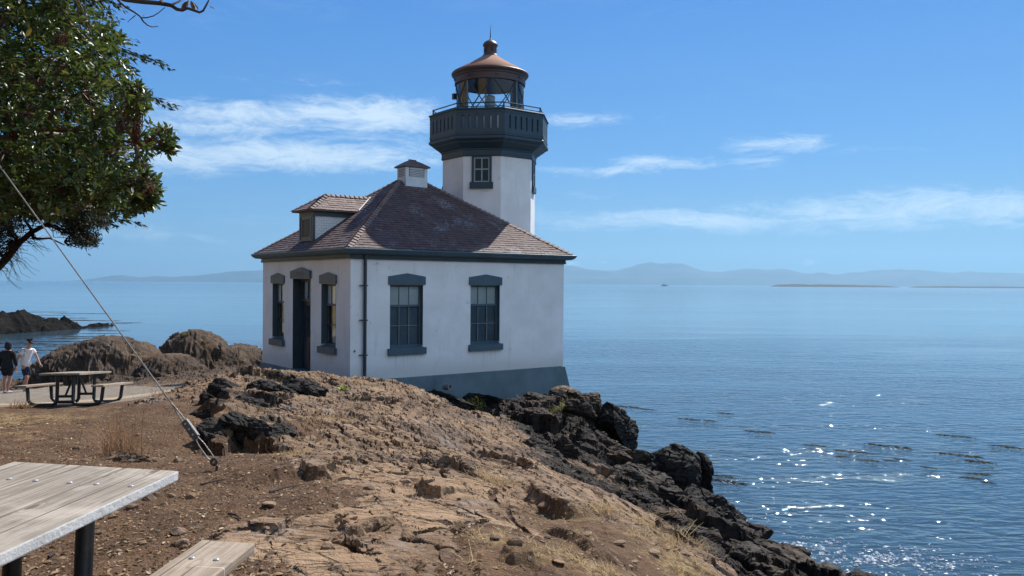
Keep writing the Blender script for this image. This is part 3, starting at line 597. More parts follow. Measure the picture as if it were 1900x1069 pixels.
# little ship on the horizon
def ship():
    m1 = paint('ship_hull', (.10, .13, .18)); m2 = paint('ship_superstructure', (.45, .48, .5))
    x = (1233-950)/FPX*5200; e = empty('ship', (x, 5200, 0)); tag(e, 'tiny grey ship on the horizon right of the lighthouse', 'ship')
    MB().prism([(-20, 0), (17, 0), (24, 5.2), (-21, 4.6)], (0, 0, 0), (1, 0, 0), (0, 0, 1), (0, 1, 0), -4, 4).build('hull', m1, e)
    b = MB(); b.prism([(-14, 4.5), (9, 4.8), (7, 8.5), (-13, 8.5)], (0, 0, 0), (1, 0, 0), (0, 0, 1), (0, 1, 0), -3.4, 3.4); b.box(-8, 3, -2.8, 2.8, 8.5, 12); b.build('superstructure', m2, e)
    MB().tube([(-3, 0, 12), (-3, 0, 18)], .4).build('mast', m1, e)
    MB().prism([(-11, 8.5), (-8, 8.5), (-8.3, 13), (-10.6, 13)], (0, 0, 0), (1, 0, 0), (0, 0, 1), (0, 1, 0), -1, 1).build('funnel', m1, e)
ship()

# drifting kelp: each raft a mat of stipes and blades at the surface
def kelp_fn(t, p):
    v = t.obj(); a = t.noise(v, 1.1, 4, .6); t.put(p.inputs['Base Color'], t.mix(t.ramp(a, .4, .62), (.007, .006, .003), (.060, .042, .010))); p.inputs['Roughness'].default_value = .9; p.inputs['Specular IOR Level'].default_value = .02
M_kelp = material('wet_kelp', kelp_fn)
def kelp_mesh(L, W_, nb, seed):
    r = random.Random(seed); b = MB()
    for i in range(nb):
        x = r.uniform(-.5, .5); x = round(x*5+r.gauss(0, .16))/5*L+r.gauss(0, .045)*L; y = r.gauss(0, .28)*W_*(1-.6*abs(2*x/L)); a = r.gauss(0, .55); l = r.uniform(.35, 1.3); wd = r.uniform(.035, .10)
        pts = [Vector((x+math.cos(a)*l*s, y+math.sin(a)*l*s+.12*math.sin(s*5+i), .004+.018*r.random())) for s in (0, .35, .65, 1)]
        n_ = Vector((-math.sin(a), math.cos(a), 0)); vs = []
        for k, q in enumerate(pts):
            wk = wd*(.35, 1, .9, .15)[k]; vs += [q-n_*wk, q+n_*wk+Vector((0, 0, r.uniform(-.004, .012)))]
        vs2 = [q-Vector((0, 0, .06)) for q in vs]
        b.add(vs, [(0, 1, 3, 2), (2, 3, 5, 4), (4, 5, 7, 6)])
        if False: b.lathe([(.0, .02), (.07, .05), (.08, .10), (.05, .16), (0, .17)], 7, (pts[0].x, pts[0].y), 0, False, False)
    return b.mesh('kelp')
KM = [kelp_mesh(6, 1.9, 110, 1), kelp_mesh(4, 1.4, 60, 2), kelp_mesh(2.6, 1.3, 40, 3), kelp_mesh(9, 2.4, 190, 4)]
KL = ['brown streak of floating kelp off the cliff right of the lighthouse', 'longest brown streak of kelp in the right half of the sea', 'kelp streak with bright glints at the right, second of the long ones', 'dark kelp patch lapping behind the shoreline boulders']
# (photo x, y, mesh, label) placed where the rays meet the water
KP = [(1648, 828, 3, KL[1]), (1780, 845, 3, KL[2]), (1405, 801, 0, 'dark kelp streak between the headland tip and the open water'), (1163, 755, 0, KL[0]), (1345, 893, 3, KL[3]), (1340, 884, 0, None), (1768, 809, 0, 'glinting kelp streak farthest out at the right edge'),
      (1815, 857, 0, None), (1578, 838, 0, None), (1511, 827, 1, None), (1563, 848, 2, None), (1612, 855, 1, None), (1650, 855, 2, None), (1672, 853, 2, None), (1860, 828, 1, None), (1885, 832, 1, None), (1800, 887, 1, None), (1835, 896, 2, None), (1815, 880, 1, None), (1277, 778, 1, None), (1318, 781, 2, None), (1345, 767, 2, None), (1723, 868, 2, None), (1203, 760, 2, None),
      (150, 582, 3, 'long brown kelp raft beyond the dark rocky point'), (75, 579, 3, None), (95, 585, 0, None), (110, 590, 3, None), (170, 595, 3, 'kelp line trailing out past the tip of the rocky point'), (130, 594, 0, None), (205, 600, 0, None), (232, 599, 1, None), (200, 614, 0, 'kelp line nearest the guy wire in the bay'), (180, 619, 0, None), (130, 628, 0, None), (165, 625, 3, None), (100, 634, 3, None), (60, 640, 3, None), (30, 637, 3, None), (110, 643, 0, None), (135, 640, 0, None), (20, 645, 3, None), (85, 650, 0, None), (5, 652, 3, None), (40, 654, 0, None)]
for i, (px, py, k, lab) in enumerate(KP):
    hor = 520.2+.0064*px; d = 10/((py-hor)/FPX); x = (px-950)/FPX*d
    o = bpy.data.objects.new('floating_kelp', KM[k]); COL.objects.link(o)
    if not KM[k].materials: KM[k].materials.append(M_kelp)
    left = px < 500; sc = (d/75)*(.44 if not left else .5); o.location = (x, d, 0); o.rotation_euler = (0, 0, R(random.uniform(-8, 8) if left else random.uniform(-42, -26))); o.scale = (sc*random.uniform(.85, 1.15), sc*(1 if left else 1.15), 1)
    tag(o, lab or ('small dark strand of kelp floating in the bay behind the rock mounds' if left else 'small brown scrap of kelp floating among the longer streaks right of the headland'), 'kelp', 'kelp floating in the bay' if left else 'kelp floating off the headland')

# white water where the swell meets the shore
def foam(cx, cy_, a, b, n, seed, rot=0.):
    r = np.random.default_rng(seed); mbv, mbf = [], []
    for i in range(n):
        th = r.uniform(0, 2*math.pi); q = r.random()**.75
        lx, ly = a*q*math.cos(th), b*q*math.sin(th); x = cx+lx*math.cos(rot)-ly*math.sin(rot); y = cy_+lx*math.sin(rot)+ly*math.cos(rot)
        if fbm2(np.array([x*.9]), np.array([y*1.6]), 3, 5)[0] < -.05-.35*(1-q): continue
        s = r.uniform(.015, .05); k0 = len(mbv); m_ = 6
        for k in range(m_):
            an = 2*math.pi*k/m_+r.uniform(-.3, .3); mbv.append((x+s*1.7*math.cos(an)*r.uniform(.6, 1.2), y+s*math.sin(an)*r.uniform(.6, 1.2), .015))
        mbv.append((x, y, .03+.05*r.random())); mbf += [(k0+k, k0+(k+1) % m_, k0+m_) for k in range(m_)]
    return mbv, mbf
fv, ff = [], []
for args in ((13.0, 30.0, 4.2, 1.8, 620, 3, .1), (11.6, 31.8, 2.6, 1.0, 160, 4, .2), (15.8, 29.6, 4, 1.2, 120, 5, 0.), (8.4, 33.5, 1.4, 1.6, 70, 6, 0), (9.6, 35.5, 2.4, .7, 50, 7, -.4), (10.6, 42, 3.4, .8, 50, 8, -.3)):
    a_, b_ = foam(*args); o_ = len(fv); fv += a_; ff += [tuple(i+o_ for i in f_) for f_ in b_]
me = bpy.data.meshes.new('foam'); me.from_pydata(fv, [], ff); o = link('foam', me, material('sea_foam', None, (.78, .80, .82), .6)); tag(o, 'white foam washing about the rocks below the headland', 'foam', kind='stuff')
# ================================================================== LIGHTHOUSE (local axes: x along the right wall, y along the left wall, z above the plinth)
ZB0 = 7.2954; LA = .64962; LL, LS, LH = 7.668, 6.556, 3.35
LHE = empty('lighthouse', (-4.4068, 22.5134, ZB0), LA)
tag(LHE, 'white lighthouse with grey trim, hipped shingle roof and octagonal lantern tower', 'lighthouse')
def plaster_fn(t, p):
    v = t.obj(); a = t.noise(v, 1.1, 6, .62); b = t.noise(v, 7, 5, .65); g = t.noise(t.mapping(v, (2.6, 2.6, .35)), 1.6, 5, .6)
    c = t.mix(t.ramp(a, .3, .7), (.74, .73, .70), (.84, .835, .82))
    c = t.mix(t.math('MULTIPLY', t.ramp(g, .56, .75), .35), c, (.50, .485, .45))
    c = t.mix(t.math('MULTIPLY', t.ramp(b, .63, .72), .5), c, (.42, .40, .37))
    sp = t.new('ShaderNodeSeparateXYZ'); t.put(sp.inputs[0], v)
    for (cx, cz, w_) in ((1.76, .66, .42), (4.51, .66, .42)):                 # drip stains below the sills
        dr = t.math('MULTIPLY', t.ramp(t.math('ABSOLUTE', t.math('SUBTRACT', sp.outputs[0], cx)), w_+.12, w_-.1), t.math('MULTIPLY', t.ramp(sp.outputs[2], cz-.75, cz-.02), t.ramp(sp.outputs[2], cz+.02, cz)))
        c = t.mix(t.math('MULTIPLY', dr, t.ramp(t.noise(t.mapping(v, (16, 16, .5)), 1., 4, .6), .48, .68, 0, .5)), c, (.44, .43, .40))
    ckn = t.voro(t.mapping(v, (.8, .8, .8)), 1.1, 'DISTANCE_TO_EDGE'); ckm = t.ramp(t.noise(v, 1.7, 3, .6), .55, .65)
    c = t.mix(t.math('MULTIPLY', t.math('MULTIPLY', t.ramp(t.math('ADD', ckn, t.math('MULTIPLY', t.math('SUBTRACT', b, .5), .12)), .006, .0), ckm), .5), c, (.38, .36, .33))
    low = t.math('MULTIPLY', t.ramp(t.math('ADD', sp.outputs[2], t.math('MULTIPLY', a, -.9)), .15, -.42), .45)
    c = t.mix(low, c, (.40, .37, .33))
    t.put(p.inputs['Base Color'], c); p.inputs['Roughness'].default_value = .82; p.inputs['Specular IOR Level'].default_value = .3
    t.put(p.inputs['Normal'], t.bump(t.math('ADD', t.math('MULTIPLY', b, .5), t.noise(v, 45, 4, .6)), .25, .012))
M_plaster = material('white_plaster', plaster_fn)
M_trim = paint('slate_blue_trim', (.052, .094, .122), .5, .15, 2.5, .12, 40, ((.11, .135, .14), .5))
M_trimd = paint('dark_slate_trim', (.038, .058, .072), .5, .15, 2.5, .12, 40)
M_plinth = paint('painted_plinth', (.095, .140, .152), .7, .18, 1.6, .4, 26, ((.05, .07, .08), .6))
M_gal = paint('gallery_paint', (.020, .050, .074), .5, .15, 2.0, .12, 40)
M_frame = paint('window_frame_paint', (.045, .062, .072), .45, .1)
M_framew = paint('pale_sash_paint', (.15, .18, .18), .5, .1)
M_door = paint('door_paint', (.018, .028, .045), .4, .15)
M_blind = paint('window_blind', (.80, .80, .79), .8, .05)
M_dark = paint('dark_interior', (.03, .03, .035), .9)
M_paneback = paint('slate_curtain', (.15, .20, .25), .9, .15, 2)
M_paper = paint('paper', (.55, .55, .52), .8)
M_iron = paint('dark_iron', (.02, .028, .034), .45, .2)
M_steel = paint('brushed_steel', (.45, .45, .44), .3, .1); [n for n in M_steel.node_tree.nodes if n.type == 'BSDF_PRINCIPLED'][0].inputs['Metallic'].default_value = .9
def glass_fn(t, p, k=1.0):
    p.inputs['Base Color'].default_value = (.9, .95, .95, 1); p.inputs['Roughness'].default_value = .03; p.inputs['Transmission Weight'].default_value = 0
    tr = t.new('ShaderNodeBsdfTransparent'); tr.inputs[0].default_value = (.92, .96, .97, 1); gl = t.new('ShaderNodeBsdfGlossy'); gl.inputs['Roughness'].default_value = .02
    fr = t.new('ShaderNodeFresnel'); fr.inputs[0].default_value = 1.5
    t.put(fr.inputs['Normal'], t.bump(t.noise(t.obj(), 2.5, 2, .5), .06, .05)); t.put(gl.inputs['Normal'], t.bump(t.noise(t.obj(), 2.5, 2, .5), .06, .05))
    mx = t.new('ShaderNodeMixShader'); t.put(mx.inputs[0], t.math('MINIMUM', t.math('MULTIPLY', fr.outputs[0], k), 1.)); t.l.new(tr.outputs[0], mx.inputs[1]); t.l.new(gl.outputs[0], mx.inputs[2])
    out = [n for n in t.n if n.type == 'OUTPUT_MATERIAL'][0]; t.l.new(mx.outputs[0], out.inputs['Surface'])
M_glass = material('window_glass', glass_fn); M_glassL = material('old_window_glass', lambda t, p: glass_fn(t, p, .2))
def shingle_mat(name, c0, c1, c2, moss):
    def fn(t, p):
        v = t.obj(); a = t.attr('shade'); b = t.noise(v, 2.2, 5, .6); g = t.noise(t.mapping(v, (9, 9, 3)), 3, 4, .65)
        c = t.mix(a, c0, c1); c = t.mix(t.math('MULTIPLY', t.ramp(b, .42, .7), .6), c, c2)
        c = t.mix(t.math('MULTIPLY', t.ramp(g, .3, .7), .35), c, (.07, .05, .05))
        mo = t.noise(v, 1.0, 6, .75, .3); sp = t.new('ShaderNodeSeparateXYZ'); t.put(sp.inputs[0], v)
        c = t.mix(t.math('MULTIPLY', t.ramp(mo, .50, .66), t.math('MULTIPLY', t.ramp(t.noise(v, 14, 3, .7), .42, .62), moss)), c, (.34, .36, .38))
        t.put(p.inputs['Base Color'], c); p.inputs['Roughness'].default_value = .8; t.put(p.inputs['Normal'], t.bump(g, .35, .012))
    return material(name, fn)
M_shingle = shingle_mat('cedar_shingles', (.062, .034, .031), (.145, .082, .070), (.092, .058, .058), .65)
M_cap = shingle_mat('cedar_ridge_shingles', (.17, .112, .095), (.29, .20, .165), (.20, .145, .13), .2)
def panel(b, o, ax, nrm, W_, z0, z1, ops, dep):
    """wall sheet with real openings: outer face, inner face and reveals of thickness dep"""
    o, ax, nrm = np.array(o, float), np.array(ax, float), np.array(nrm, float); up = np.array([0, 0, 1.])
    xs = sorted({0, W_, *[q for p_ in ops for q in p_[:2]]}); zs = sorted({z0, z1, *[q for p_ in ops for q in p_[2:]]})
    P = lambda a, z, d: o+ax*a+up*z-nrm*d
    for i in range(len(xs)-1):
        for j in range(len(zs)-1):
            cx, cz = (xs[i]+xs[i+1])/2, (zs[j]+zs[j+1])/2
            if any(p_[0] < cx < p_[1] and p_[2] < cz < p_[3] for p_ in ops): continue
            for d in (0, dep): b.add([P(xs[i], zs[j], d), P(xs[i+1], zs[j], d), P(xs[i+1], zs[j+1], d), P(xs[i], zs[j+1], d)], [(0, 1, 2, 3)])
    for a0, a1, c0, c1 in ops:
        q = [(a0, c0), (a1, c0), (a1, c1), (a0, c1)]
        for k in range(4):
            m, n_ = q[k], q[(k+1) % 4]; b.add([P(*m, 0), P(*n_, 0), P(*n_, dep), P(*m, dep)], [(0, 1, 2, 3)])
WR = [(1.22, 2.30, .86, 2.645), (3.965, 5.06, .86, 2.645)]
WL = [(.905, 1.89, .865, 2.66), (4.70, 5.69, .865, 2.66)]; DL = (2.64, 4.00, 0.0, 2.81)
T = .24
b = MB(); ZW = 3.62
panel(b, (0, 0, 0), (1, 0, 0), (0, -1, 0), LL, 0, ZW, WR, T)
panel(b, (0, 0, 0), (0, 1, 0), (-1, 0, 0), LS, 0, ZW, WL+[DL], T)
panel(b, (LL, 0, 0), (0, 1, 0), (1, 0, 0), LS, 0, ZW, [], T)
panel(b, (0, LS, 0), (1, 0, 0), (0, 1, 0), LL, 0, ZW, [], T)
walls = b.build('wall', M_plaster, LHE)
b = MB(); b.box(.3, LL-.3, .3, LS-.3, .0, .05); b.box(.3, LL-.3, .3, LS-.3, 3.3, 3.35); b.build('interior_floor', M_dark, LHE)
# plinth with battered sides
def rect_loft(b, prof, x0, x1, y0, y1, cap=True):
    vs = []; m = len(prof)
    for off, z in prof: vs += [(x0-off, y0-off, z), (x1+off, y0-off, z), (x1+off, y1+off, z), (x0-off, y1+off, z)]
    fs = [(i*4+k, i*4+(k+1) % 4, i*4+4+(k+1) % 4, i*4+4+k) for i in range(m-1) for k in range(4)]
    if cap: fs += [(0, 1, 2, 3), (m*4-4, m*4-3, m*4-2, m*4-1)]
    b.add(vs, fs)
b = MB(); rect_loft(b, [(.50, -2.6), (.19, -.85), (.045, -.02), (.03, .0), (-.02, .012)], 0, LL, 0, LS); b.build('plinth', M_plinth, LHE)
b = MB(); b.box(-.10, .14, DL[0]-.12, DL[1]+.12, -.16, -.004); b.build('door_step', M_plinth, LHE)
# frieze and cornice
b = MB(); rect_loft(b, [(.045, 3.36), (.045, 3.55)], 0, LL, 0, LS); rect_loft(b, [(.052, 3.352), (.058, 3.40), (.05, 3.41)], 0, LL, 0, LS, False); b.build('frieze', M_trimd, LHE)
b = MB(); rect_loft(b, [(.06, 3.475), (.20, 3.49), (.225, 3.515), (.265, 3.535), (.285, 3.575), (.305, 3.60), (.305, 3.632), (.285, 3.642), (.20, 3.645), (.0, 3.66)], 0, LL, 0, LS); b.build('cornice', M_trim, LHE)
# ---- roofs made of real courses of shingles
def shingle_plane(b, A, B, Cc, D, course=.13, wid=(.10, .18), th=.015, seed=1):
    """A-B eave, D-C top (D above A); courses step down to the eave, every shingle its own board"""
    A, B, Cc, D = (np.array(q, float) for q in (A, B, Cc, D)); r = random.Random(seed)
    ex = (B-A)/np.linalg.norm(B-A); nrm = np.cross(ex, (D-A)); nrm /= np.linalg.norm(nrm); nrm = nrm if nrm[2] > 0 else -nrm
    upv = np.cross(nrm, ex); upv = upv if upv[2] > 0 else -upv
    h = (D-A)@upv; m = max(1, int(round(h/course))); xl0, xr0, xl1, xr1 = 0, (B-A)@ex, (D-A)@ex, (Cc-A)@ex
    for i in range(m):
        s0, s1 = h*i/m, min(h, h*(i+1)/m+.02)
        f = lambda s: (xl0+(xl1-xl0)*s/h, xr0+(xr1-xr0)*s/h)
        l0, r0_ = f(s0); l1, r1 = f(s1); x = l0-(r.random()*.15)
        while x < r0_:
            w_ = r.uniform(*wid); x0, x1 = x+.002, x+w_-.002; x += w_
            a0, a1 = max(x0, l0), min(x1, r0_); c0, c1 = min(max(x0, l1), r1), max(min(x1, r1), l1)
            if a1-a0 < .012: continue
            if c1 < c0: c0 = c1 = (c0+c1)/2
            dz = s0+r.uniform(-.010, .004) if i else s0-.02
            t0 = th*r.uniform(.85, 1.5); t1 = .003
            pt = lambda xx, ss, tt: A+ex*xx+upv*ss+nrm*tt
            b.cur = min(1, max(0, r.gauss(.5, .26)))
            b.add([pt(a0, dz, 0), pt(a1, dz, 0), pt(a1, dz, t0), pt(a0, dz, t0), pt(c0, s1, t1), pt(c1, s1, t1)], [(0, 1, 2, 3), (3, 2, 5, 4), (0, 3, 4), (1, 5, 2)])
def cap_run(b, P0, P1, dl, dr, L=.16, w_=.12, seed=2, th=.02):
    """overlapping cap boards along a hip or ridge; dl, dr lie in the two roof planes"""
    P0, P1 = np.array(P0, float), np.array(P1, float); ax = P1-P0; n_ = int(np.linalg.norm(ax)/L); ax /= np.linalg.norm(ax); r = random.Random(seed)
    for i in range(n_+1):
        s = i*L; e = min(np.linalg.norm(P1-P0), s+L*1.2); b.cur = min(1, max(0, r.gauss(.55, .25)))
        for d in (dl, dr):
            d = np.array(d, float); d /= np.linalg.norm(d); nn = np.cross(ax, d); nn = nn if nn[2] > 0 else -nn
            q0, q1 = P0+ax*s, P0+ax*e; h0, h1 = th*r.uniform(1.3, 1.9)+.012, .012; ww = w_*r.uniform(.9, 1.1)
            b.add([q0+nn*.002, q0+d*ww+nn*.0, q0+d*ww+nn*h0, q0+nn*h0*1.1, q1+nn*h1, q1+d*ww+nn*h1], [(0, 1, 2, 3), (3, 2, 5, 4), (1, 5, 2)])
EO, EZ, PIT = .20, 3.665, .688
RZ = EZ+PIT*(LS/2+EO); RU0, RU1 = LS/2, LL-LS/2
c00, c10, c11, c01 = (-EO, -EO, EZ), (LL+EO, -EO, EZ), (LL+EO, LS+EO, EZ), (-EO, LS+EO, EZ); ra, rb = (RU0, LS/2, RZ), (RU1, LS/2, RZ)
b = MB()
b.add([c00, c10, c11, c01, ra, rb], [(0, 1, 5, 4), (1, 2, 5), (2, 3, 4, 5), (3, 0, 4), (0, 3, 2, 1)])
shingle_plane(b, c00, c10, rb, ra, seed=11); shingle_plane(b, c01, c00, ra, ra, seed=12); shingle_plane(b, c10, c11, rb, rb, seed=13); shingle_plane(b, c11, c01, ra, rb, seed=14)
roof = b.build('roof', M_shingle, LHE, attr='shade')
b = MB(); k_ = np.array
for P0, P1, dl, dr in ((c00, ra, (1, 0, 0), (0, 1, 0)), (c10, rb, (-1, 0, 0), (0, 1, 0)), (c11, rb, (-1, 0, 0), (0, -1, 0)), (c01, ra, (1, 0, 0), (0, -1, 0))):
    # directions inside each roof plane, square to the hip
    ax = k_(P1)-k_(P0); ax = ax/np.linalg.norm(ax); ds = []
    for d in (dl, dr): d = k_(d, float) if False else np.array(d, float); ds.append(d-ax*(d@ax))
    cap_run(b, P0, P1, *ds, L=.17, w_=.13, seed=int(abs(P0[0]*7+P0[1]*3))+5)
cap_run(b, ra, rb, (0, 1, -PIT), (0, -1, -PIT), seed=31); b.build('hip_cap', M_cap, roof, attr='shade')
# dormer
dv, du, dw = 3.46, .22, .49; dze, dzr = 4.92, 5.44
dm = MB(); zb_ = 3.80
dm.prism([(du, zb_), (2.3, zb_), (2.3, 4.80), (du, 4.80)], (0, 0, 0), (1, 0, 0), (0, 0, 1), (0, 1, 0), dv-dw, dv+dw)
def clap_fn(t, p):
    v = t.obj(); sp = t.new('ShaderNodeSeparateXYZ'); t.put(sp.inputs[0], v)
    sw_ = t.math('FRACT', t.math('MULTIPLY', sp.outputs[2], 6.2)); br = t.new('ShaderNodeTexBrick'); t.put(br.inputs[0], t.mapping(v, (1, 1, 1), (R(90), 0, 0)))
    br.inputs['Scale'].default_value = 3.1; br.inputs['Mortar Size'].default_value = .012; br.inputs['Color1'].default_value = (.68, .68, .66, 1); br.inputs['Color2'].default_value = (.74, .74, .72, 1); br.inputs['Mortar'].default_value = (.30, .31, .32, 1)
    t.put(p.inputs['Base Color'], br.outputs[0]); p.inputs['Roughness'].default_value = .7; t.put(p.inputs['Normal'], t.bump(br.outputs['Fac'], -.6, .02))
dorm = dm.build('dormer', material('painted_wall_shingles', clap_fn), LHE)
b = MB(); b.prism([(du-.03, 4.72), (1.75, 4.72), (1.75, 4.90), (du-.03, 4.90)], (0, 0, 0), (1, 0, 0), (0, 0, 1), (0, 1, 0), dv-dw-.035, dv+dw+.035)
for y in (dv-dw-.02, dv+dw-.07): b.box(du-.035, du+.05, y, y+.09, zb_, 4.719)
b.box(du-.06, du-.001, dv-dw-.04, dv+dw+.04, 3.96, 4.03); b.build('dormer_trim', M_trimd, dorm)
b = MB(); b.box(du-.025, du+.02, dv-.36, dv-.29, 4.03, 4.70); b.box(du-.025, du+.02, dv+.29, dv+.36, 4.03, 4.70); b.box(du-.024, du+.018, dv-.289, dv+.289, 4.031, 4.09); b.box(du-.024, du+.018, dv-.289, dv+.289, 4.64, 4.70); b.box(du-.018, du+.012, dv-.015, dv+.015, 4.09, 4.64); b.build('dormer_window', M_frame, dorm)
b = MB(); b.box(du-.012, du-.002, dv-.289, dv+.289, 4.09, 4.64); b.build('dormer_pane', material('dark_glass', None, (.01, .012, .016), .3, spec=.08), dorm)
b = MB(); ez = dze; A0, A1 = (du-.20, dv-dw-.20, ez), (du-.20, dv+dw+.20, ez); pk = (du+.62, dv, dzr); bk = (2.38, dv, dzr); B0, B1 = (1.62, dv-dw-.20, ez), (1.62, dv+dw+.20, ez)
b.add([A0, A1, pk, bk, B0, B1, tuple(np.array(A0)-(0, 0, .05)), tuple(np.array(A1)-(0, 0, .05)), tuple(np.array(B0)-(0, 0, .05)), tuple(np.array(B1)-(0, 0, .05))], [(0, 2, 3, 4), (1, 5, 3, 2), (0, 1, 2), (0, 6, 7, 1), (0, 4, 8, 6), (1, 7, 9, 5), (6, 8, 9, 7)])
shingle_plane(b, A0, B0, bk, pk, seed=41); shingle_plane(b, A1, A0, pk, pk, seed=42); shingle_plane(b, B1, A1, pk, bk, seed=43)
cap_run(b, pk, bk, (0, 1, -.75), (0, -1, -.75), seed=44, w_=.11); 
for q, ds_ in ((A0, ((1, 0, 0), (0, 1, 0))), (A1, ((1, 0, 0), (0, -1, 0)))):
    ax = np.array(pk)-np.array(q); ax /= np.linalg.norm(ax); cap_run(b, q, pk, *[np.array(d_, float)-ax*(np.array(d_, float)@ax) for d_ in ds_], seed=45, w_=.11)
b.build('dormer_roof', M_cap, dorm, attr='shade')
b = MB(); fl = np.array(bk)-np.array(B0); b.tube([np.array(B0)+(0, .0, .03), np.array(bk)+(0, 0, .03)], .022, 5); b.build('flashing', paint('lead_flashing', (.42, .42, .42), .5), dorm)
# roof vent box
b = MB(); vx, vy, hx, hy = LL/2, LS/2, .41, .29
vz0, vz1 = 5.72, 6.53; b.box(vx-hx, vx+hx, vy-hy, vy+hy, vz0, vz1); vent = b.build('roof_vent', paint('vent_paint', (.60, .63, .64), .6, .1), LHE, bevel=.008)
b = MB()
for i in range(5):
    z = 6.24+i*.052
    b.prism([(0, 0), (.03, -.022), (.03, -.008), (0, .014)], (vx, vy-hy, z), (0, -1, 0), (0, 0, 1), (1, 0, 0), -.29, .29); b.prism([(0, 0), (.03, -.022), (.03, -.008), (0, .014)], (vx-hx, vy, z), (-1, 0, 0), (0, 0, 1), (0, 1, 0), -.2, .2)
b.build('louvre', paint('louvre_paint', (.50, .53, .54), .6), vent)
b = MB()
for s in (-.29, .255): b.box(vx+s, vx+s+.035, vy-hy-.004, vy-hy+.001, 6.20, 6.49)
for i in range(5): b.box(vx-.27, vx+.27, vy-hy-.003, vy-hy+.001, 6.213+i*.052, 6.232+i*.052); b.box(vx-hx-.003, vx-hx+.001, vy-.19, vy+.19, 6.213+i*.052, 6.232+i*.052)
b.build('louvre_gap', M_dark, vent)
b = MB(); rect_loft(b, [(.02, 6.50), (.075, 6.515), (.075, 6.55), (.03, 6.585), (-.08, 6.655), (-.16, 6.71), (-.27, 6.765), (-.27, 6.80)], vx-hx, vx+hx, vy-hy, vy+hy); b.build('vent_cap', paint('vent_roof_metal', (.115, .075, .065), .6, .2), vent)
# ---- windows and door
def window(name, wo, side, cols=3, lights=(.68, 1 / 3), trim=M_trim, frame=M_frame, paper=False):
    a0, a1, z0, z1 = wo; w_ = a1-a0
    if side == 'R': o, ax, az_ = (0, 0, 0), (1, 0, 0), (0, -1, 0)
    else: o, ax, az_ = (0, 0, 0), (0, 1, 0), (-1, 0, 0)
    up = (0, 0, 1); root = MB()
    fb = lambda B_, x0, x1, zz0, zz1, d0, d1: B_.frame_box(o, ax, up, az_, x0, x1, zz0, zz1, d0, d1)
    d = -.17
    zt = z0+(z1-z0)*.665
    sb = .17 if side == 'R' else .03
    fb(root, a0+.001, a0+.055, z0+.001, z1-.001, d-.03, d+.03); fb(root, a1-.055, a1-.001, z0+.001, z1-.001, d-.03, d+.03)
    fb(root, a0+.056, a1-.056, z1-.055, z1-.001, d-.03, d+.03); fb(root, a0+.056, a1-.056, z0+.001, z0+.07, d-.03, d+.03)
    fb(root, a0+.056, a1-.056, zt-.03, zt+.03, d-.028, d+.028)
    r_ = root.build('window', trim if side == 'L' else M_trim, LHE)
    m = MB(); g = (w_-.11)/cols
    for i in range(1, cols): fb(m, a0+.055+g*i-.012, a0+.055+g*i+.012, z0+.071, z1-.056, d-.012, d+.012)
    zm = z0+.07+(zt-z0-.1)*.5; fb(m, a0+.056, a1-.056, zm-.012, zm+.012, d-.0115, d+.0115); m.build('mullion', M_framew if side == 'R' else M_iron, r_)
    p_ = MB(); fb(p_, a0+.056, a1-.056, z0+.071, z1-.056, d-.003, d+.003); p_.build('pane', M_glass if side == 'R' else M_glassL, r_)
    if side == 'R': cu_ = MB(); fb(cu_, a0+.02, a1-.02, z0+.02, zt, d-.058, d-.048); cu_.build('curtain', M_paneback, r_)  # added sheet behind the lower panes, coloured like their slate-blue reflection
    bl = MB(); fb(bl, a0+.02, a1-.02, zt, z1-.01, d-.022, d-.016); bl.build('blind', M_blind, r_)
    li = MB(); o_ = .062; li.prism([(a0-o_, z1+.008), (a1+o_, z1+.008), (a1+o_, z1+.245), ((a0+a1)/2, z1+.335), (a0-o_, z1+.245)], o, ax, up, az_, -.02, .05); li.build('lintel', trim, r_, bevel=.006)
    si = MB(); si.frame_box(o, ax, up, az_, a0-.075, a1-.0+.075, z0-.205, z0-.012, -.02, .10); vs = [(a0+.001, z0), (a1-.001, z0)]
    si.add([np.array(o)+np.array(ax)*a+np.array(up)*z+np.array(az_)*dd for a in (a0+.001, a1-.001) for z, dd in ((z0-.05, .08), (z0-.011, .08), (z0+.045, -.14), (z0-.05, -.14))], [(0, 1, 2, 3), (4, 7, 6, 5), (1, 5, 6, 2), (0, 4, 5, 1), (0, 3, 7, 4), (2, 6, 7, 3)])
    si.build('sill', trim, r_, bevel=.005)
    if paper:
        pp_ = MB()
        for (x, z, w2, h2) in paper: fb(pp_, a0+x, a0+x+w2, z0+z, z0+z+h2, d-.03, d-.024)
        pp_.build('paper_notice', M_paper, r_)
    # painted reveals
    e = .003
    for x0, x1 in ((a0+e, a0+2*e), (a1-2*e, a1-e)): rv = MB(); fb(rv, x0, x1, z0+.05, z1-.002, -.139, -.001); rv.build('reveal', trim, r_)
    return r_
for wo in WR: window('window', wo, 'R')
M_trimL = paint('slate_trim_shaded_face', (.066, .094, .108), .55, .15, 2.5, .12, 40)  # slate trim copy with the door side's shade put into its colour
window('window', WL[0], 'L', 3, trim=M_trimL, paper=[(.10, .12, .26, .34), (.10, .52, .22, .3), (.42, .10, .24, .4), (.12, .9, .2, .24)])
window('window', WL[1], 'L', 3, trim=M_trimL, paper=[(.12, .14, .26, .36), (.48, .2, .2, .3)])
a0, a1, z0, z1 = DL; b = MB(); d = -.30
fbL = lambda B_, x0, x1, zz0, zz1, d0, d1: B_.frame_box((0, 0, 0), (0, 1, 0), (0, 0, 1), (-1, 0, 0), x0, x1, zz0, zz1, d0, d1)
zt = 2.14
fbL(b, a0+.10, a1-.10, .03, zt-.03, d-.045, d); door = b.build('door', M_door, LHE)
b = MB()
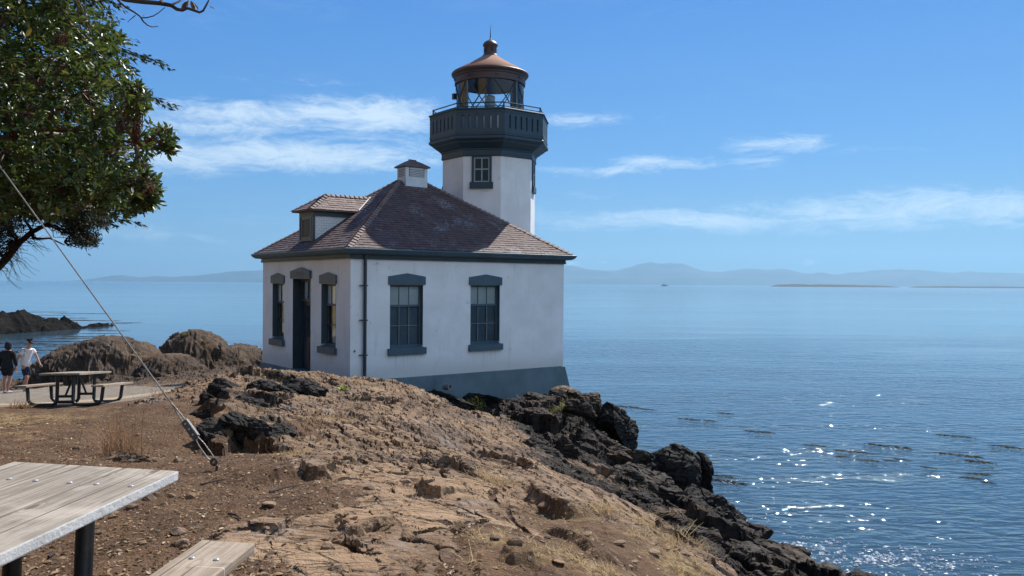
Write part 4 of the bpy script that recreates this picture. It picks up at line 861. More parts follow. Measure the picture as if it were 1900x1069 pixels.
for x0, x1 in ((a0+.2, a0+.62), (a0+.74, a1-.2)): fbL(b, x0, x1, .2, .85, d+.001, d+.018)
b.build('door_panel', M_door, door, bevel=.006)
b = MB(); fbL(b, a0+.22, a1-.22, 1.02, zt-.16, d+.001, d+.008); b.build('door_pane', M_glassL, door)
b = MB(); fbL(b, a0+.22, a1-.22, 1.02, zt-.16, d-.02, d+.0004); b.build('door_pane_back', M_dark, door)
b = MB(); fbL(b, a0+.15, a0+.21, .92, 1.08, d+.001, d+.012); b.tube([(-d-.06+.0-.0, a0+.18, 1.0), (-d-.06, a0+.30, 1.0)], .012, 8); b.tube([(-d, a0+.18, 1.0), (-d-.06, a0+.18, 1.0)], .014, 8); b.build('handle', M_steel, door, smooth=True)
b = MB(); fbL(b, a0+.52, a0+.66, 1.20, 1.48, d+.009, d+.013); b.build('paper_notice', M_paper, door)
b = MB()
for x0, x1 in ((a0+.001, a0+.10), (a1-.10, a1-.001)): fbL(b, x0, x1, .001, z1-.001, d-.05, d+.03)
fbL(b, a0+.101, a1-.101, z1-.09, z1-.001, d-.05, d+.03); fbL(b, a0+.101, a1-.101, zt-.03, zt+.05, d-.05, d+.05)
for i in (1, 2): x = a0+.1+(a1-a0-.2)*i/3; fbL(b, x-.016, x+.016, zt+.051, z1-.091, d-.03, d+.01)
for x0, x1 in ((a0+.003, a0+.006), (a1-.006, a1-.003)): fbL(b, x0, x1, .002, z1-.003, d+.031, -.001)
df = b.build('door_frame', M_trimd, LHE)
b = MB(); fbL(b, a0+.101, a1-.101, zt+.051, z1-.091, d-.012, d-.006); b.build('transom_pane', M_glassL, df)
b = MB(); fbL(b, a0+.101, a1-.101, zt+.051, z1-.091, d-.06, d-.05); b.build('transom_blind', M_blind, df)
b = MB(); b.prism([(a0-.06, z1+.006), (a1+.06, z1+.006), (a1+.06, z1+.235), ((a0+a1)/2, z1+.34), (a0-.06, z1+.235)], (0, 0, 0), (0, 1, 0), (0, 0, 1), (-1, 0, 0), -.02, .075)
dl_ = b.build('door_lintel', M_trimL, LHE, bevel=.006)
def text(body, parent, mat, size, loc, rot):
    cu = bpy.data.curves.new('numeral', 'FONT'); cu.body = body; cu.size = size; cu.extrude = .006; cu.align_x = 'CENTER'; cu.align_y = 'CENTER'; cu.space_character = 1.35
    o = bpy.data.objects.new('numeral', cu); COL.objects.link(o); dg = bpy.context.evaluated_depsgraph_get(); me = bpy.data.meshes.new_from_object(o.evaluated_get(dg)); bpy.data.objects.remove(o)
    o = link('numeral', me, mat, parent); o.location = loc; o.rotation_euler = rot; return o
for i_, ch_ in enumerate('1914'): text(ch_, dl_, M_trimd, .21, (-.076, (a0+a1)/2+.24-.16*i_, z1+.135), (R(90), 0, R(-90)))
# downspout
b = MB(); px_, py_ = .40, -.085; b.tube([(px_, py_, 3.46), (px_, py_, .12), (px_+.02, py_-.02, .0), (px_+.12, py_-.1, -.08)], .046, 10); ds = b.build('downspout', M_iron, LHE, smooth=True)
for z in (2.62, 1.67, .71):
    b = MB(); b.box(px_-.165, px_-.03, -.075, -.055, z-.012, z+.018); b.box(px_-.06, px_+.06, -.14, -.034, z-.015, z+.015); b.build('pipe_bracket', M_iron, ds)
b = MB(); b.lathe([(.0, 0), (.025, .01), (.02, .05), (0, .06)], 8); o = b.build('hose_tap', paint('rusty_iron', (.16, .07, .04), .7), LHE); o.location = (.12, -.035, .80)
# ---- tower
TC = (6.986, 3.278); TR = 1.682; PH = R(22.5)
b = MB(); b.lathe([(TR, -1.6), (TR, 7.0)], 8, TC, PH); tower = b.build('tower', M_plaster, LHE)
def tface(k):
    th = R(45*k); n_ = np.array([math.cos(th), math.sin(th), 0]); tt = np.array([-math.sin(th), math.cos(th), 0]); ap = TR*math.cos(R(22.5)); return np.array([*TC, 0])+n_*ap, tt, n_
M_sasht = paint('tower_sash_paint', (.30, .36, .37), .6, .1)
def tower_window(k, t0=-.345, t1=.335):
    o, tt, n_ = tface(k); up = (0, 0, 1); z0, z1 = 6.115, 6.985; m = MB()
    fb = lambda B_, *q: B_.frame_box(o, tt, up, n_, *q)
    fb(m, t0, t0+.075, z0, z1, .001, .05); fb(m, t1-.075, t1, z0, z1, .001, .05); fb(m, t0+.076, t1-.076, z1-.04, z1, .001, .049); fb(m, t0-.06, t1+.05, 5.90, z0-.002, .001, .085); r_ = m.build('tower_window', M_gal, LHE)
    g = MB(); fb(g, t0+.076, t1-.076, z0, z1-.041, .004, .012); g.build('pane', material('tower_glass', None, (.030, .05, .055), .3, spec=.1), r_)
    q = MB(); fb(q, t0+.076, t0+.115, z0, z1-.041, .013, .032); fb(q, t1-.115, t1-.076, z0, z1-.041, .013, .032); fb(q, t0+.116, t1-.116, z0, z0+.04, .013, .0315); fb(q, t0+.116, t1-.116, z1-.08, z1-.042, .013, .0315)
    zc = (z0+z1)/2; fb(q, t0+.116, t1-.116, zc-.022, zc+.022, .013, .031); fb(q, -.02, .02, z0+.041, z1-.081, .013, .0305); q.build('sash', M_sasht, r_)
for k in (5, 7, 3, 1): tower_window(k)
b = MB(); b.lathe([(TR+.03, 6.99), (TR+.055, 7.01), (TR+.055, 7.05), (TR+.045, 7.06), (TR+.045, 7.20), (TR+.075, 7.215), (TR+.075, 7.25), (TR+.12, 7.27), (TR+.30, 7.40), (TR+.36, 7.43), (TR+.36, 7.455), (2.14, 7.50), (2.18, 7.53), (2.18, 7.60), (2.13, 7.635), (1.9, 7.64)], 8, TC, PH); b.build('corbel', M_gal, LHE)
# parapet faces with slots
RP = 2.145; b = MB(); hw = RP*math.sin(R(22.5)); ap = RP*math.cos(R(22.5)); pth = .13
for k in range(8):
    th = R(45*k); n_ = np.array([math.cos(th), math.sin(th), 0]); tt = np.array([-math.sin(th), math.cos(th), 0]); o = np.array([*TC, 0])+n_*ap-tt*hw
    sl_ = [(hw+(i-2.5)*.236-.03, hw+(i-2.5)*.236+.03, 7.86, 8.30) for i in range(6)]
    panel(b, o, tt, n_, 2*hw, 7.641, 8.49, sl_, pth)
    b.frame_box(np.array([*TC, 0])+n_*ap, tt, (0, 0, 1), n_, -hw*.99, hw*.99, 7.70, 7.76, .0, .012)
    b.frame_box(np.array([*TC, 0])+n_*ap, tt, (0, 0, 1), n_, -hw*.99, hw*.99, 8.385, 8.43, .0, .012)
gal = b.build('gallery_parapet', M_gal, LHE)
b = MB(); b.lathe([(RP-.16, 8.485), (RP+.045, 8.485), (RP+.05, 8.505), (RP+.03, 8.535), (RP-.16, 8.54)], 8, TC, PH, False, False); b.build('parapet_coping', M_gal, gal)
b = MB(); b.lathe([(1.0, 7.6), (RP-.12, 7.66), (RP-.12, 7.67), (1.0, 7.70)], 8, TC, PH); b.build('gallery_floor', paint('gallery_deck', (.3, .3, .29), .8), gal)
b = MB(); b.lathe([(1.235, 7.68), (1.235, 8.40), (1.26, 8.41), (1.26, 8.46)], 32, TC); b.build('lantern_base', paint('lantern_base_paint', (.62, .64, .63), .6), LHE, smooth=True)
# rail
b = MB(); RR = 2.03; vv = [(TC[0]+RR*math.cos(PH+R(45)*k), TC[1]+RR*math.sin(PH+R(45)*k)) for k in range(8)]
for z in (8.725, 8.60): 
    for k in range(8): b.tube([(*vv[k], z), (*vv[(k+1) % 8], z)], .021 if z > 8.7 else .015, 8)
rail = b.build('railing', M_gal, LHE, smooth=True)
for k in range(8):
    b = MB(); b.tube([(*vv[k], 8.54), (*vv[k], 8.745)], .026, 8); b.lathe([(.045, 8.53), (.045, 8.55), (.026, 8.56)], 8, vv[k]); b.build('rail_post', M_gal, rail)
# lantern
M_lglass = material('lantern_glass', lambda t, p: glass_fn(t, p, 1.1))
b = MB(); b.lathe([(1.2, 8.46), (1.2, 9.74)], 48, TC, 0, False, False); lan = b.build('lantern_glazing', M_lglass, LHE, smooth=True)
b = MB(); nseg = 8
for s in (1, -1):
    for k in range(nseg):
        a_ = R(45*k+14); pts = [(TC[0]+1.205*math.cos(a_+s*R(44)*q), TC[1]+1.205*math.sin(a_+s*R(44)*q), 8.47+1.26*q) for q in np.linspace(0, 1, 7)]
        b.tube(pts, .020, 6)
b.build('diagonal_astragal', M_iron, lan)
M_upr = paint('upright_paint', (.10, .14, .15), .5)
for k in range(4): a_ = R(90*k+14); b = MB(); b.tube([(TC[0]+1.20*math.cos(a_), TC[1]+1.20*math.sin(a_), 8.45), (TC[0]+1.20*math.cos(a_), TC[1]+1.20*math.sin(a_), 9.73)], .034, 6); b.build('upright', M_upr, lan)
b = MB(); b.lathe([(.30, 8.3), (.30, 8.55), (.19, 8.60), (.19, 8.66)], 24, TC); ped = b.build('lamp_pedestal', paint('lamp_pedestal_paint', (.16, .20, .22), .5), LHE, smooth=True)
b = MB(); b.lathe([(.185, 8.67), (.20, 8.75)]+[(.185+.02*(i % 2), 8.78+i*.05) for i in range(9)]+[(.185, 9.27), (.19, 9.30), (.16, 9.36), (.05, 9.40)], 32, TC); b.build('lens', material('lens_glass', None, (.22, .31, .34), .15), ped, smooth=False)
M_copper = paint('lantern_roof_paint', (.33, .170, .112), .85, .12, 2.2, .2, 30, ((.24, .125, .085), .5)); [n for n in M_copper.node_tree.nodes if n.type == 'BSDF_PRINCIPLED'][0].inputs['Specular IOR Level'].default_value = .15; M_band = paint('roof_band_paint', (.062, .038, .036), .5, .18, 2.5)
b = MB(); b.lathe([(1.235, 9.70), (1.255, 9.715), (1.255, 9.93), (1.285, 9.945), (1.285, 9.99), (1.355, 10.03), (1.37, 10.06), (1.37, 10.10), (1.345, 10.125)], 56, TC, 0, False, False); b.lathe([(1.19, 9.70), (1.19, 9.72), (.9, 9.86), (.3, 10.12)], 40, TC, 0, False, True); band = b.build('lantern_roof_band', M_band, LHE, smooth=True)
for k in range(8):
    a_ = R(45*k+20); b = MB(); b.frame_box((TC[0]+1.255*math.cos(a_), TC[1]+1.255*math.sin(a_), 9.86), (-math.sin(a_), math.cos(a_), 0), (0, 0, 1), (math.cos(a_), math.sin(a_), 0), -.075, .075, -.018, .018, -.01, .035); b.build('vent_hood', M_band, band)
b = MB(); b.lathe([(1.352, 10.118), (1.34, 10.14), (.75, 10.47), (.27, 10.765)], 56, TC, 0, False, True); b.build('lantern_roof', M_copper, LHE, smooth=True)
b = MB(); b.lathe([(.285, 10.75), (.27, 10.80), (.235, 10.83), (.225, 10.86), (.225, 11.08), (.24, 11.10), (.265, 11.13), (.27, 11.17), (.255, 11.20), (.20, 11.27), (.11, 11.325), (.03, 11.345)], 28, TC); vball = b.build('ventilator', M_band, LHE, smooth=True)
b = MB()
for k in range(6): a_ = R(60*k+10); b.frame_box((TC[0]+.225*math.cos(a_), TC[1]+.225*math.sin(a_), 10.97), (-math.sin(a_), math.cos(a_), 0), (0, 0, 1), (math.cos(a_), math.sin(a_), 0), -.05, .05, -.08, .08, -.02, .004)
b.build('vent_slot', M_dark, vball)
b = MB(); b.lathe([(.035, 11.33), (.045, 11.37), (.02, 11.40), (.013, 11.6), (.004, 11.87)], 8, TC); b.build('lightning_rod', M_iron, LHE)
b = MB(); b.box(TC[0]-1.06, TC[0]-.94, TC[1]+.72, TC[1]+.84, 9.24, 9.44); b.build('sensor_box', M_iron, LHE)
# ================================================================== ROCKS
def rock_fn(t, p):
    v = t.pos(); dk = t.attr('dark'); rc, a, b, f, fol = rock_cols(t, v, dk)
    t.put(p.inputs['Base Color'], rc); t.put(p.inputs['Roughness'], t.ramp(b, .3, .7, .6, .9)); p.inputs['Specular IOR Level'].default_value = .14
    t.put(p.inputs['Normal'], t.bump(t.math('ADD', t.math('MULTIPLY', fol, .5), t.math('ADD', t.math('MULTIPLY', f, .25), t.math('MULTIPLY', b, .6))), .8, .05))
M_rock = material('bedrock', rock_fn)
_ico = {}
def ico(sub):
    if sub not in _ico:
        bm = bmesh.new(); bmesh.ops.create_icosphere(bm, subdivisions=sub, radius=1); V = np.array([v.co[:] for v in bm.verts]); F_ = np.array([[v.index for v in f.verts] for f in bm.faces]); bm.free(); _ico[sub] = (V, F_)
    return _ico[sub]
def rock(name, c, size, seed, dark, rz=0., tilt=0., cuts=9, label=None, cat=None, group=None, round_=.5, rough=1., sub=6, base=None):
    """one crag: a sphere cut by random planes (bedding set and joints), then weathered"""
    r = np.random.default_rng(seed); V, F_ = ico(sub); P = V.copy()
    for i in range(cuts):
        nrm = r.normal(size=3); 
        if i % 2 == 0: nrm = np.array([.55, .25, .8])+.25*r.normal(size=3)     # bedding dips down to the right
        nrm /= np.linalg.norm(nrm); nrm *= (1 if i % 4 else -1) if i % 2 == 0 else 1
        d = r.uniform(.42, .78); e = P@nrm-d; P = P-np.where(e > 0, e*(1-.12*round_), 0)[:, None]*nrm
    s = np.array(size)/2; P = P*s
    m = s.mean(); N = V/np.linalg.norm(V, axis=1)[:, None]; Q = P/m+seed*3.7
    g = fbm3(Q*1.3, 4, seed); rd = 1-np.abs(perlin3(Q*2.1, seed+5)); h = fbm3(Q*np.array([2, 4, 7]), 4, seed+9)
    st = np.floor((P@np.array([.5, .3, .8]))/m*4+1.5*g); st = hf(st.astype(np.int64), np.full(len(P), seed, np.int64), seed=seed)-.5
    P = P+N*(m*rough*(.12*g+.05*h+.07*st-.07*sstep(.92, 1, rd)))[:, None]
    ct, sn = math.cos(tilt), math.sin(tilt); P = P@np.array([[ct, 0, -sn], [0, 1, 0], [sn, 0, ct]])
    ct, sn = math.cos(rz), math.sin(rz); P = P@np.array([[ct, sn, 0], [-sn, ct, 0], [0, 0, 1]])
    me = np_mesh(name, P, F_, {'dark': np.full(len(P), dark)}); o = link(name, me, M_rock); o.location = c
    if label: tag(o, label, cat, group)
    else: tag(o, kind='structure')
    return o
def rock_at(px, py, d, w_, h, dp, seed, dark, **k):
    """size given as seen: width and height in photo pixels, depth in metres"""
    c = at(px, py, d); s = d/FPX; nm = k.pop('name', 'bedrock_outcrop'); return rock(nm, tuple(c), (w_*s*1.12, dp, h*s*1.18), seed, dark, **k)
BL = dict(name='boulder', cat='boulder', group='boulders along the foot of the headland')
rock_at(1148, 797, 22, 74, 104, 1.3, 301, 1, label='tall dark boulder standing at the outer tip of the outcrop below the lighthouse', **BL, cuts=7)
rock_at(1247, 876, 19, 98, 90, 1.3, 302, 1, label='large dark rounded boulder, highest of the row against the sea', **BL, cuts=6, round_=2, rough=.8)
rock_at(1300, 900, 19.3, 62, 100, 1.0, 303, 1, label='narrow dark boulder pressed against the right side of the highest rounded one', **BL, cuts=6)
rock_at(1218, 912, 16, 98, 92, 1.1, 304, .92, label='blocky dark boulder with a flat ledge across its face, beside the big slab', **BL, cuts=10)
rock_at(1322, 952, 17.6, 112, 106, 1.2, 305, 1, label='broad black boulder in the middle of the shore row, its face in full shade', **BL, cuts=7)
rock_at(1385, 992, 17, 112, 66, 1.2, 306, .95, label='low dark boulder at the waterline in front of the glittering water', **BL, cuts=8)
rock_at(1347, 982, 16.2, 58, 78, .8, 307, 1, label='black knob of rock in front of the broad shaded boulder', **BL, cuts=6)
rock_at(1462, 1058, 14.6, 215, 92, 1.8, 308, .82, label='long low dark slab of rock nearest the foam', **BL, cuts=9, tilt=.10)
rock_at(1288, 1000, 13.2, 132, 78, 1.1, 309, .9, label='dark ridged boulder just right of the end of the big slab', **BL, cuts=10)
rock_at(1625, 1090, 13.5, 95, 60, 1.0, 310, 1, label='dark wet rock cut by the lower edge of the picture beside the foam', **BL, cuts=6)
rock_at(1140, 892, 14.6, 92, 62, .8, 312, .9, label='dark angular boulder lying on the slope above the yellow-green weeds', **BL, cuts=10)
rock_at(1190, 945, 12.2, 76, 64, .7, 313, .95, label='small dark boulder with pale lichen just over the edge of the big slab', **BL, cuts=8)
rock_at(1052, 742, 24.6, 62, 42, .9, 314, .12, label='smooth tan boulder on top of the outcrop at the plinth corner', **BL, cuts=4, round_=3, rough=.6, tilt=.3)
rock_at(1330, 1030, 12.4, 88, 62, .8, 321, .85, label='grey flat-topped boulder between the ridged boulder and the long low slab', **BL, cuts=9)
rock_at(1240, 985, 12.8, 84, 56, .8, 322, .95, label='black jagged boulder behind the lower end of the big slab', **BL, cuts=9)
# crags that are part of the bedrock
for a in ((1000, 845, 13.6, 84, 60, .7, 320, .95), (1050, 840, 14.0, 44, 76, .6, 311, .95), (1088, 750, 24.2, 52, 58, .9, 315, .75), (1115, 770, 23.6, 62, 66, 1.0, 316, .9), (1085, 800, 22.6, 72, 80, 1.1, 317, .95), (1020, 772, 23.8, 66, 44, .8, 318, .7), (905, 752, 24.0, 92, 52, .7, 319, 1),
          (830, 748, 22.6, 110, 46, .6, 323, 1), (965, 770, 23.4, 96, 54, .8, 324, .95), (1120, 835, 20.5, 90, 60, 1.0, 325, .9), (1170, 850, 19.6, 100, 50, 1., 326, .85), (1060, 875, 14.5, 70, 40, .6, 327, .6), (1180, 880, 17, 80, 50, .8, 328, .9), (1270, 940, 16.6, 70, 60, .8, 329, 1), (1390, 1030, 14.2, 120, 50, 1., 330, .85), (1440, 1020, 15.8, 110, 40, 1., 331, .95), (1530, 1072, 14.2, 90, 44, .9, 332, .9), (1255, 1040, 10.6, 90, 40, .6, 333, .5)):
    rock_at(*a, cuts=9)
# the outcrop left of the crest, its black shade put into the rock colour
for a in ((462, 697, 17.0, 52, 30, .7, 340, 1), (430, 738, 14.4, 92, 62, .8, 341, 1), (503, 733, 14.6, 92, 50, .9, 342, 1), (570, 724, 15.2, 92, 34, .9, 343, 1), (442, 800, 10.2, 128, 92, .8, 344, 1), (402, 812, 10.0, 66, 74, .6, 358, 1), (415, 778, 12.2, 88, 66, .7, 362, 1), (468, 768, 12.4, 96, 60, .8, 363, 1), (545, 768, 13.0, 84, 40, .7, 364, .5), (486, 812, 10.1, 74, 66, .5, 359, 1), (520, 806, 10.4, 60, 44, .5, 361, 1), (387, 752, 13.6, 34, 52, .4, 345, 1), (372, 778, 12.6, 40, 28, .4, 346, 1), (520, 700, 18.2, 70, 22, .8, 347, .15),
          (508, 790, 11.6, 120, 50, .9, 348, .1), (1012, 940, 7.7, 84, 30, .34, 349, .9), (1045, 962, 7.2, 60, 34, .3, 350, .9), (918, 866, 10.0, 90, 36, .4, 352, .4), (815, 862, 8.4, 70, 34, .3, 354, .6), (760, 868, 8.3, 40, 20, .2, 355, .3), (610, 860, 7.9, 60, 18, .3, 356, .2), (545, 885, 7.2, 56, 26, .3, 357, .3)):
    rock_at(*a, cuts=10)
# broken ledges all the way down the seaward side
rs = np.random.default_rng(404); k_ = 0
while k_ < 46:
    px, d = rs.uniform(960, 1560), rs.uniform(8.5, 24); x = (px-950)/FPX*d; z = ground_z(x, d)[0]
    if ground_m(sea_side, x, d)[0] < .8 or z < .5: continue
    s = rs.uniform(.35, 1.0)*(1 if d > 12 else .6); k_ += 1
    rock('bedrock_outcrop', (x, d, z-.05*s), (s*rs.uniform(.9, 1.7), s*rs.uniform(.7, 1.2), s*rs.uniform(.6, 1.1)), 500+k_, rs.uniform(.8, 1), cuts=9, sub=5, rz=rs.uniform(-.6, .6))
rock_at(228, 852, 7.95, 120, 26, .35, 360, .45, cuts=9)
# loose stones on the soil
st = MB(); V2, F2 = ico(2)
sv, sf, sa = [], [], []; k0 = 0
def add_stone(x, y, s, seed, dk):
    global k0
    r = np.random.default_rng(seed); P = V2.copy()
    for i in range(5):
        nrm = r.normal(size=3); nrm /= np.linalg.norm(nrm); e = P@nrm-r.uniform(.4, .8); P = P-np.where(e > 0, e, 0)[:, None]*nrm
    P = P*np.array([s, s*r.uniform(.6, 1), s*r.uniform(.35, .65)]); a = r.uniform(0, 6.28); P = P@np.array([[math.cos(a), math.sin(a), 0], [-math.sin(a), math.cos(a), 0], [0, 0, 1]])
    z = ground_z(x, y)[0]; sv.append(P+np.array([x, y, z+s*.12])); sf.append(F2+k0); sa.append(np.full(len(P), dk)); k0 += len(P)
r = np.random.default_rng(55)
for i in range(900):
    px = r.uniform(-50, 1330); d = 3.6*math.exp(r.uniform(0, 1.25)); x = (px-950)/FPX*d; s = .008*math.exp(r.exponential(.75))
    if s > .06: s = .06
    if ground_m(seaz, x, d)[0] < 6.5: continue
    add_stone(x, d, s, 1000+i, float(np.clip(r.normal(.12, .2), 0, .8)))
me = np_mesh('scattered_stones', np.concatenate(sv), np.concatenate(sf), {'dark': np.concatenate(sa)}); o = link('scattered_stones', me, M_rock); tag(o, 'small loose stones scattered over the trodden soil and rock', 'stones', kind='stuff')

# ================================================================== PICNIC TABLES
def wood_fn(c0, c1, c2, wear):
    def fn(t, p):
        v = t.obj(); sp = t.new('ShaderNodeSeparateXYZ'); t.put(sp.inputs[0], v)
        rnd = t.new('ShaderNodeObjectInfo').outputs['Random']
        off = t.new('ShaderNodeVectorMath', operation='ADD'); t.put(off.inputs[0], v); cb = t.new('ShaderNodeCombineXYZ'); t.put(cb.inputs[0], t.math('MULTIPLY', rnd, 30.)); t.put(cb.inputs[1], t.math('MULTIPLY', rnd, 11.)); t.put(off.inputs[1], cb.outputs[0]); v = off.outputs[0]
        g1 = t.noise(t.mapping(v, (26, .9, 26)), 1.6, 6, .7, .5); g2 = t.noise(t.mapping(v, (130, 3, 130)), 1.2, 3, .6); pt = t.noise(v, 3.2, 5, .6, .3); sp_ = t.noise(v, 9, 4, .65)
        c = t.mix(t.ramp(g1, .3, .7), c0, c1); c = t.mix(t.math('MULTIPLY', t.ramp(g2, .35, .7), .35), c, c2)
        c = t.mix(t.math('MULTIPLY', t.ramp(pt, .45, .7), wear), c, tuple(min(1, q*1.45+.03) for q in c1)); c = t.mix(t.math('MULTIPLY', t.ramp(sp_, .62, .76), .5), c, (.09, .07, .05))
        scr = t.noise(t.mapping(v, (3, 60, 3), (0, 0, R(34))), 1., 3, .5, .2); c = t.mix(t.math('MULTIPLY', t.ramp(scr, .68, .72), .5), c, (.62, .57, .49))
        spl = t.noise(t.mapping(v, (34, .32, 34)), 1., 2, .5, .15); c = t.mix(t.math('MULTIPLY', t.ramp(spl, .655, .675), .75), c, (.045, .034, .026))
        kn = t.voro(t.mapping(v, (5.5, 2.0, 1)), 1., 'F1', 'Distance'); c = t.mix(t.ramp(kn, .11, .055, 0, .75), c, (.075, .05, .034)); c = t.mix(t.math('MULTIPLY', t.ramp(t.math('ABSOLUTE', t.math('SUBTRACT', kn, .15)), .03, .0), .35), c, (.10, .075, .055))
        stn = t.noise(v, 1.9, 4, .6, .4); c = t.mix(t.math('MULTIPLY', t.ramp(stn, .55, .72), .4), c, (.12, .10, .075))
        nrm = t.new('ShaderNodeNewGeometry').outputs['Normal']; t.put(p.inputs['Base Color'], c); p.inputs['Roughness'].default_value = .78; p.inputs['Specular IOR Level'].default_value = .3
        t.put(p.inputs['Normal'], t.bump(t.math('ADD', t.math('MULTIPLY', g1, .7), t.math('MULTIPLY', g2, .4)), .5, .006))
    return fn
M_wood = material('weathered_grey_wood', wood_fn((.17, .138, .105), (.345, .30, .25), (.085, .066, .050), .4))
M_woodb = material('weathered_brown_wood', wood_fn((.22, .165, .118), (.38, .305, .23), (.11, .085, .062), .35))
M_worn = paint('flaking_white_edge_paint', (.50, .50, .49), .75, .15, 5, .5, 40, ((.36, .33, .30), .8))
M_pipe = paint('dark_pipe_paint', (.018, .024, .030), .38, .2, 6, .25, 50)
M_bolt = paint('galvanised_bolt', (.30, .30, .30), .35)
def plank(b, x0, x1, y0, y1, z0, z1): return b.box(x0, x1, y0, y1, z0, z1)
def table_near():
    """long axis along local y, far end at y = 0"""
    c = at(178, 861, 3.53)
    e = empty('picnic_table', (0, 0, 0)); tag(e, 'weathered grey picnic table close by at lower left, dark pipe legs', 'picnic table')
    ax = math.radians(-3.6)
    e.rotation_euler = (R(-.6), R(2.0), ax); e.location = (float(c[0])-.005, 3.54, 10-.795); L = 1.86; th = .042; w_ = .237
    for i in range(3):
        x = (-1+i)*(w_+.011); b = MB(); b.box(x-w_/2, x+w_/2, -L, 0, -th, 0); m = b.build('top_plank', [M_wood, M_worn], e, bevel=.006)
        for f in m.data.polygons:
            if abs(f.normal.z) < .5 and (f.center.x > .36 or f.center.x < -.36 or f.center.y > -.02 or f.center.y < -L+.02): f.material_index = 1
        for y in (-.30, -1.5):
            for dx in (-.07, .07): q = MB(); q.lathe([(.011, -.002), (.011, .003), (.006, .006), (0, .006)], 10, (x+dx, y), 0, False, False); q.build('bolt', M_bolt, m)
    for s, y0 in ((1, 0), (-1, 0)):
        sx = s*.70-(.112 if s > 0 else 0); b = MB(); b.box(sx-.118, sx+.118, -L, .02, -.335, -.293); m = b.build('bench_plank', M_woodb, e, bevel=.008)
        for y in (-.22, -1.5):
            for dx in (-.05, .05): q = MB(); q.lathe([(.012, -.294), (.012, -.289), (.007, -.286), (0, -.286)], 10, (sx+dx, y), 0, False, False); q.build('bolt', M_bolt, m)
    for y in (-.42, -1.45):
        for s in (1, -1):
            b = MB(); x = s*.14+.07; b.tube([(x, y-(s*.0), -.043), (x, y, -.64), (x+s*.05, y, -.70), (x+s*.13, y, -.725), (x+s*.42, y, -.725), (x+s*.50, y, -.70), (x+s*.54, y, -.62), (x+s*.54-.03*s, y, -.337)], .033, 14); b.build('leg', M_pipe, e, smooth=True)
        b = MB(); b.tube([(-.14, y, -.5), (.2, y, -.5)], .024, 10); b.build('crossbar', M_pipe, e, smooth=True)
        b = MB(); b.box(-.34, .34, y-.03, y+.03, -.052, -.0425); b.build('bracket', M_pipe, e)
    return e
table_near()
def table_far():
    c = at(128, 756, 16.6)
    e = empty('picnic_table', (0, 0, 0)); tag(e, 'far wooden picnic table on bent pipe frame beside two walkers', 'picnic table')
    e.scale = (.93,)*3; e.location = (c[0]-.26, 17.35, c[2]-.06); e.rotation_euler = (R(-4.6), R(-.3), R(5)); W_, L, H = .86, 1.75, .735
    M_w2 = paint('sunlit_table_edge', (.52, .48, .42), .8, .15, 4)
    for i in range(3):
        w_ = W_/3-.012; x = (i-1)*W_/3; b = MB(); b.box(x-w_/2, x+w_/2, -L/2, L/2, H-.045, H); b.build('top_plank', M_wood, e, bevel=.005)
    for s in (1, -1):
        x = s*.80; b = MB(); b.box(x-.13, x+.13, -L/2, L/2, .43, .472); b.build('bench_plank', M_woodb, e, bevel=.005)
    for y in (-.55, .55):
        for s in (1, -1):
            b = MB(); x = s*.17; b.tube([(x, y, H-.046), (x, y, .12), (x+s*.03, y, .06), (x+s*.10, y, .035), (x+s*.44, y, .035), (x+s*.54, y, .06), (x+s*.60, y, .13), (x+s*.63, y, .428)], .038, 10); b.build('leg', M_pipe, e, smooth=True)
        b = MB(); b.tube([(-.17, y, .22), (.17, y, .22)], .030, 8); b.build('crossbar', M_pipe, e, smooth=True)
        b = MB(); b.box(-.38, .38, y-.03, y+.03, H-.075, H-.0455); b.build('bracket', M_pipe, e)
    b = MB(); b.tube([(0, -.55, .22), (0, -.12, H-.06)], .024, 8); b.tube([(0, .55, .22), (0, .12, H-.06)], .024, 8); b.build('diagonal_brace', M_pipe, e, smooth=True)
table_far()

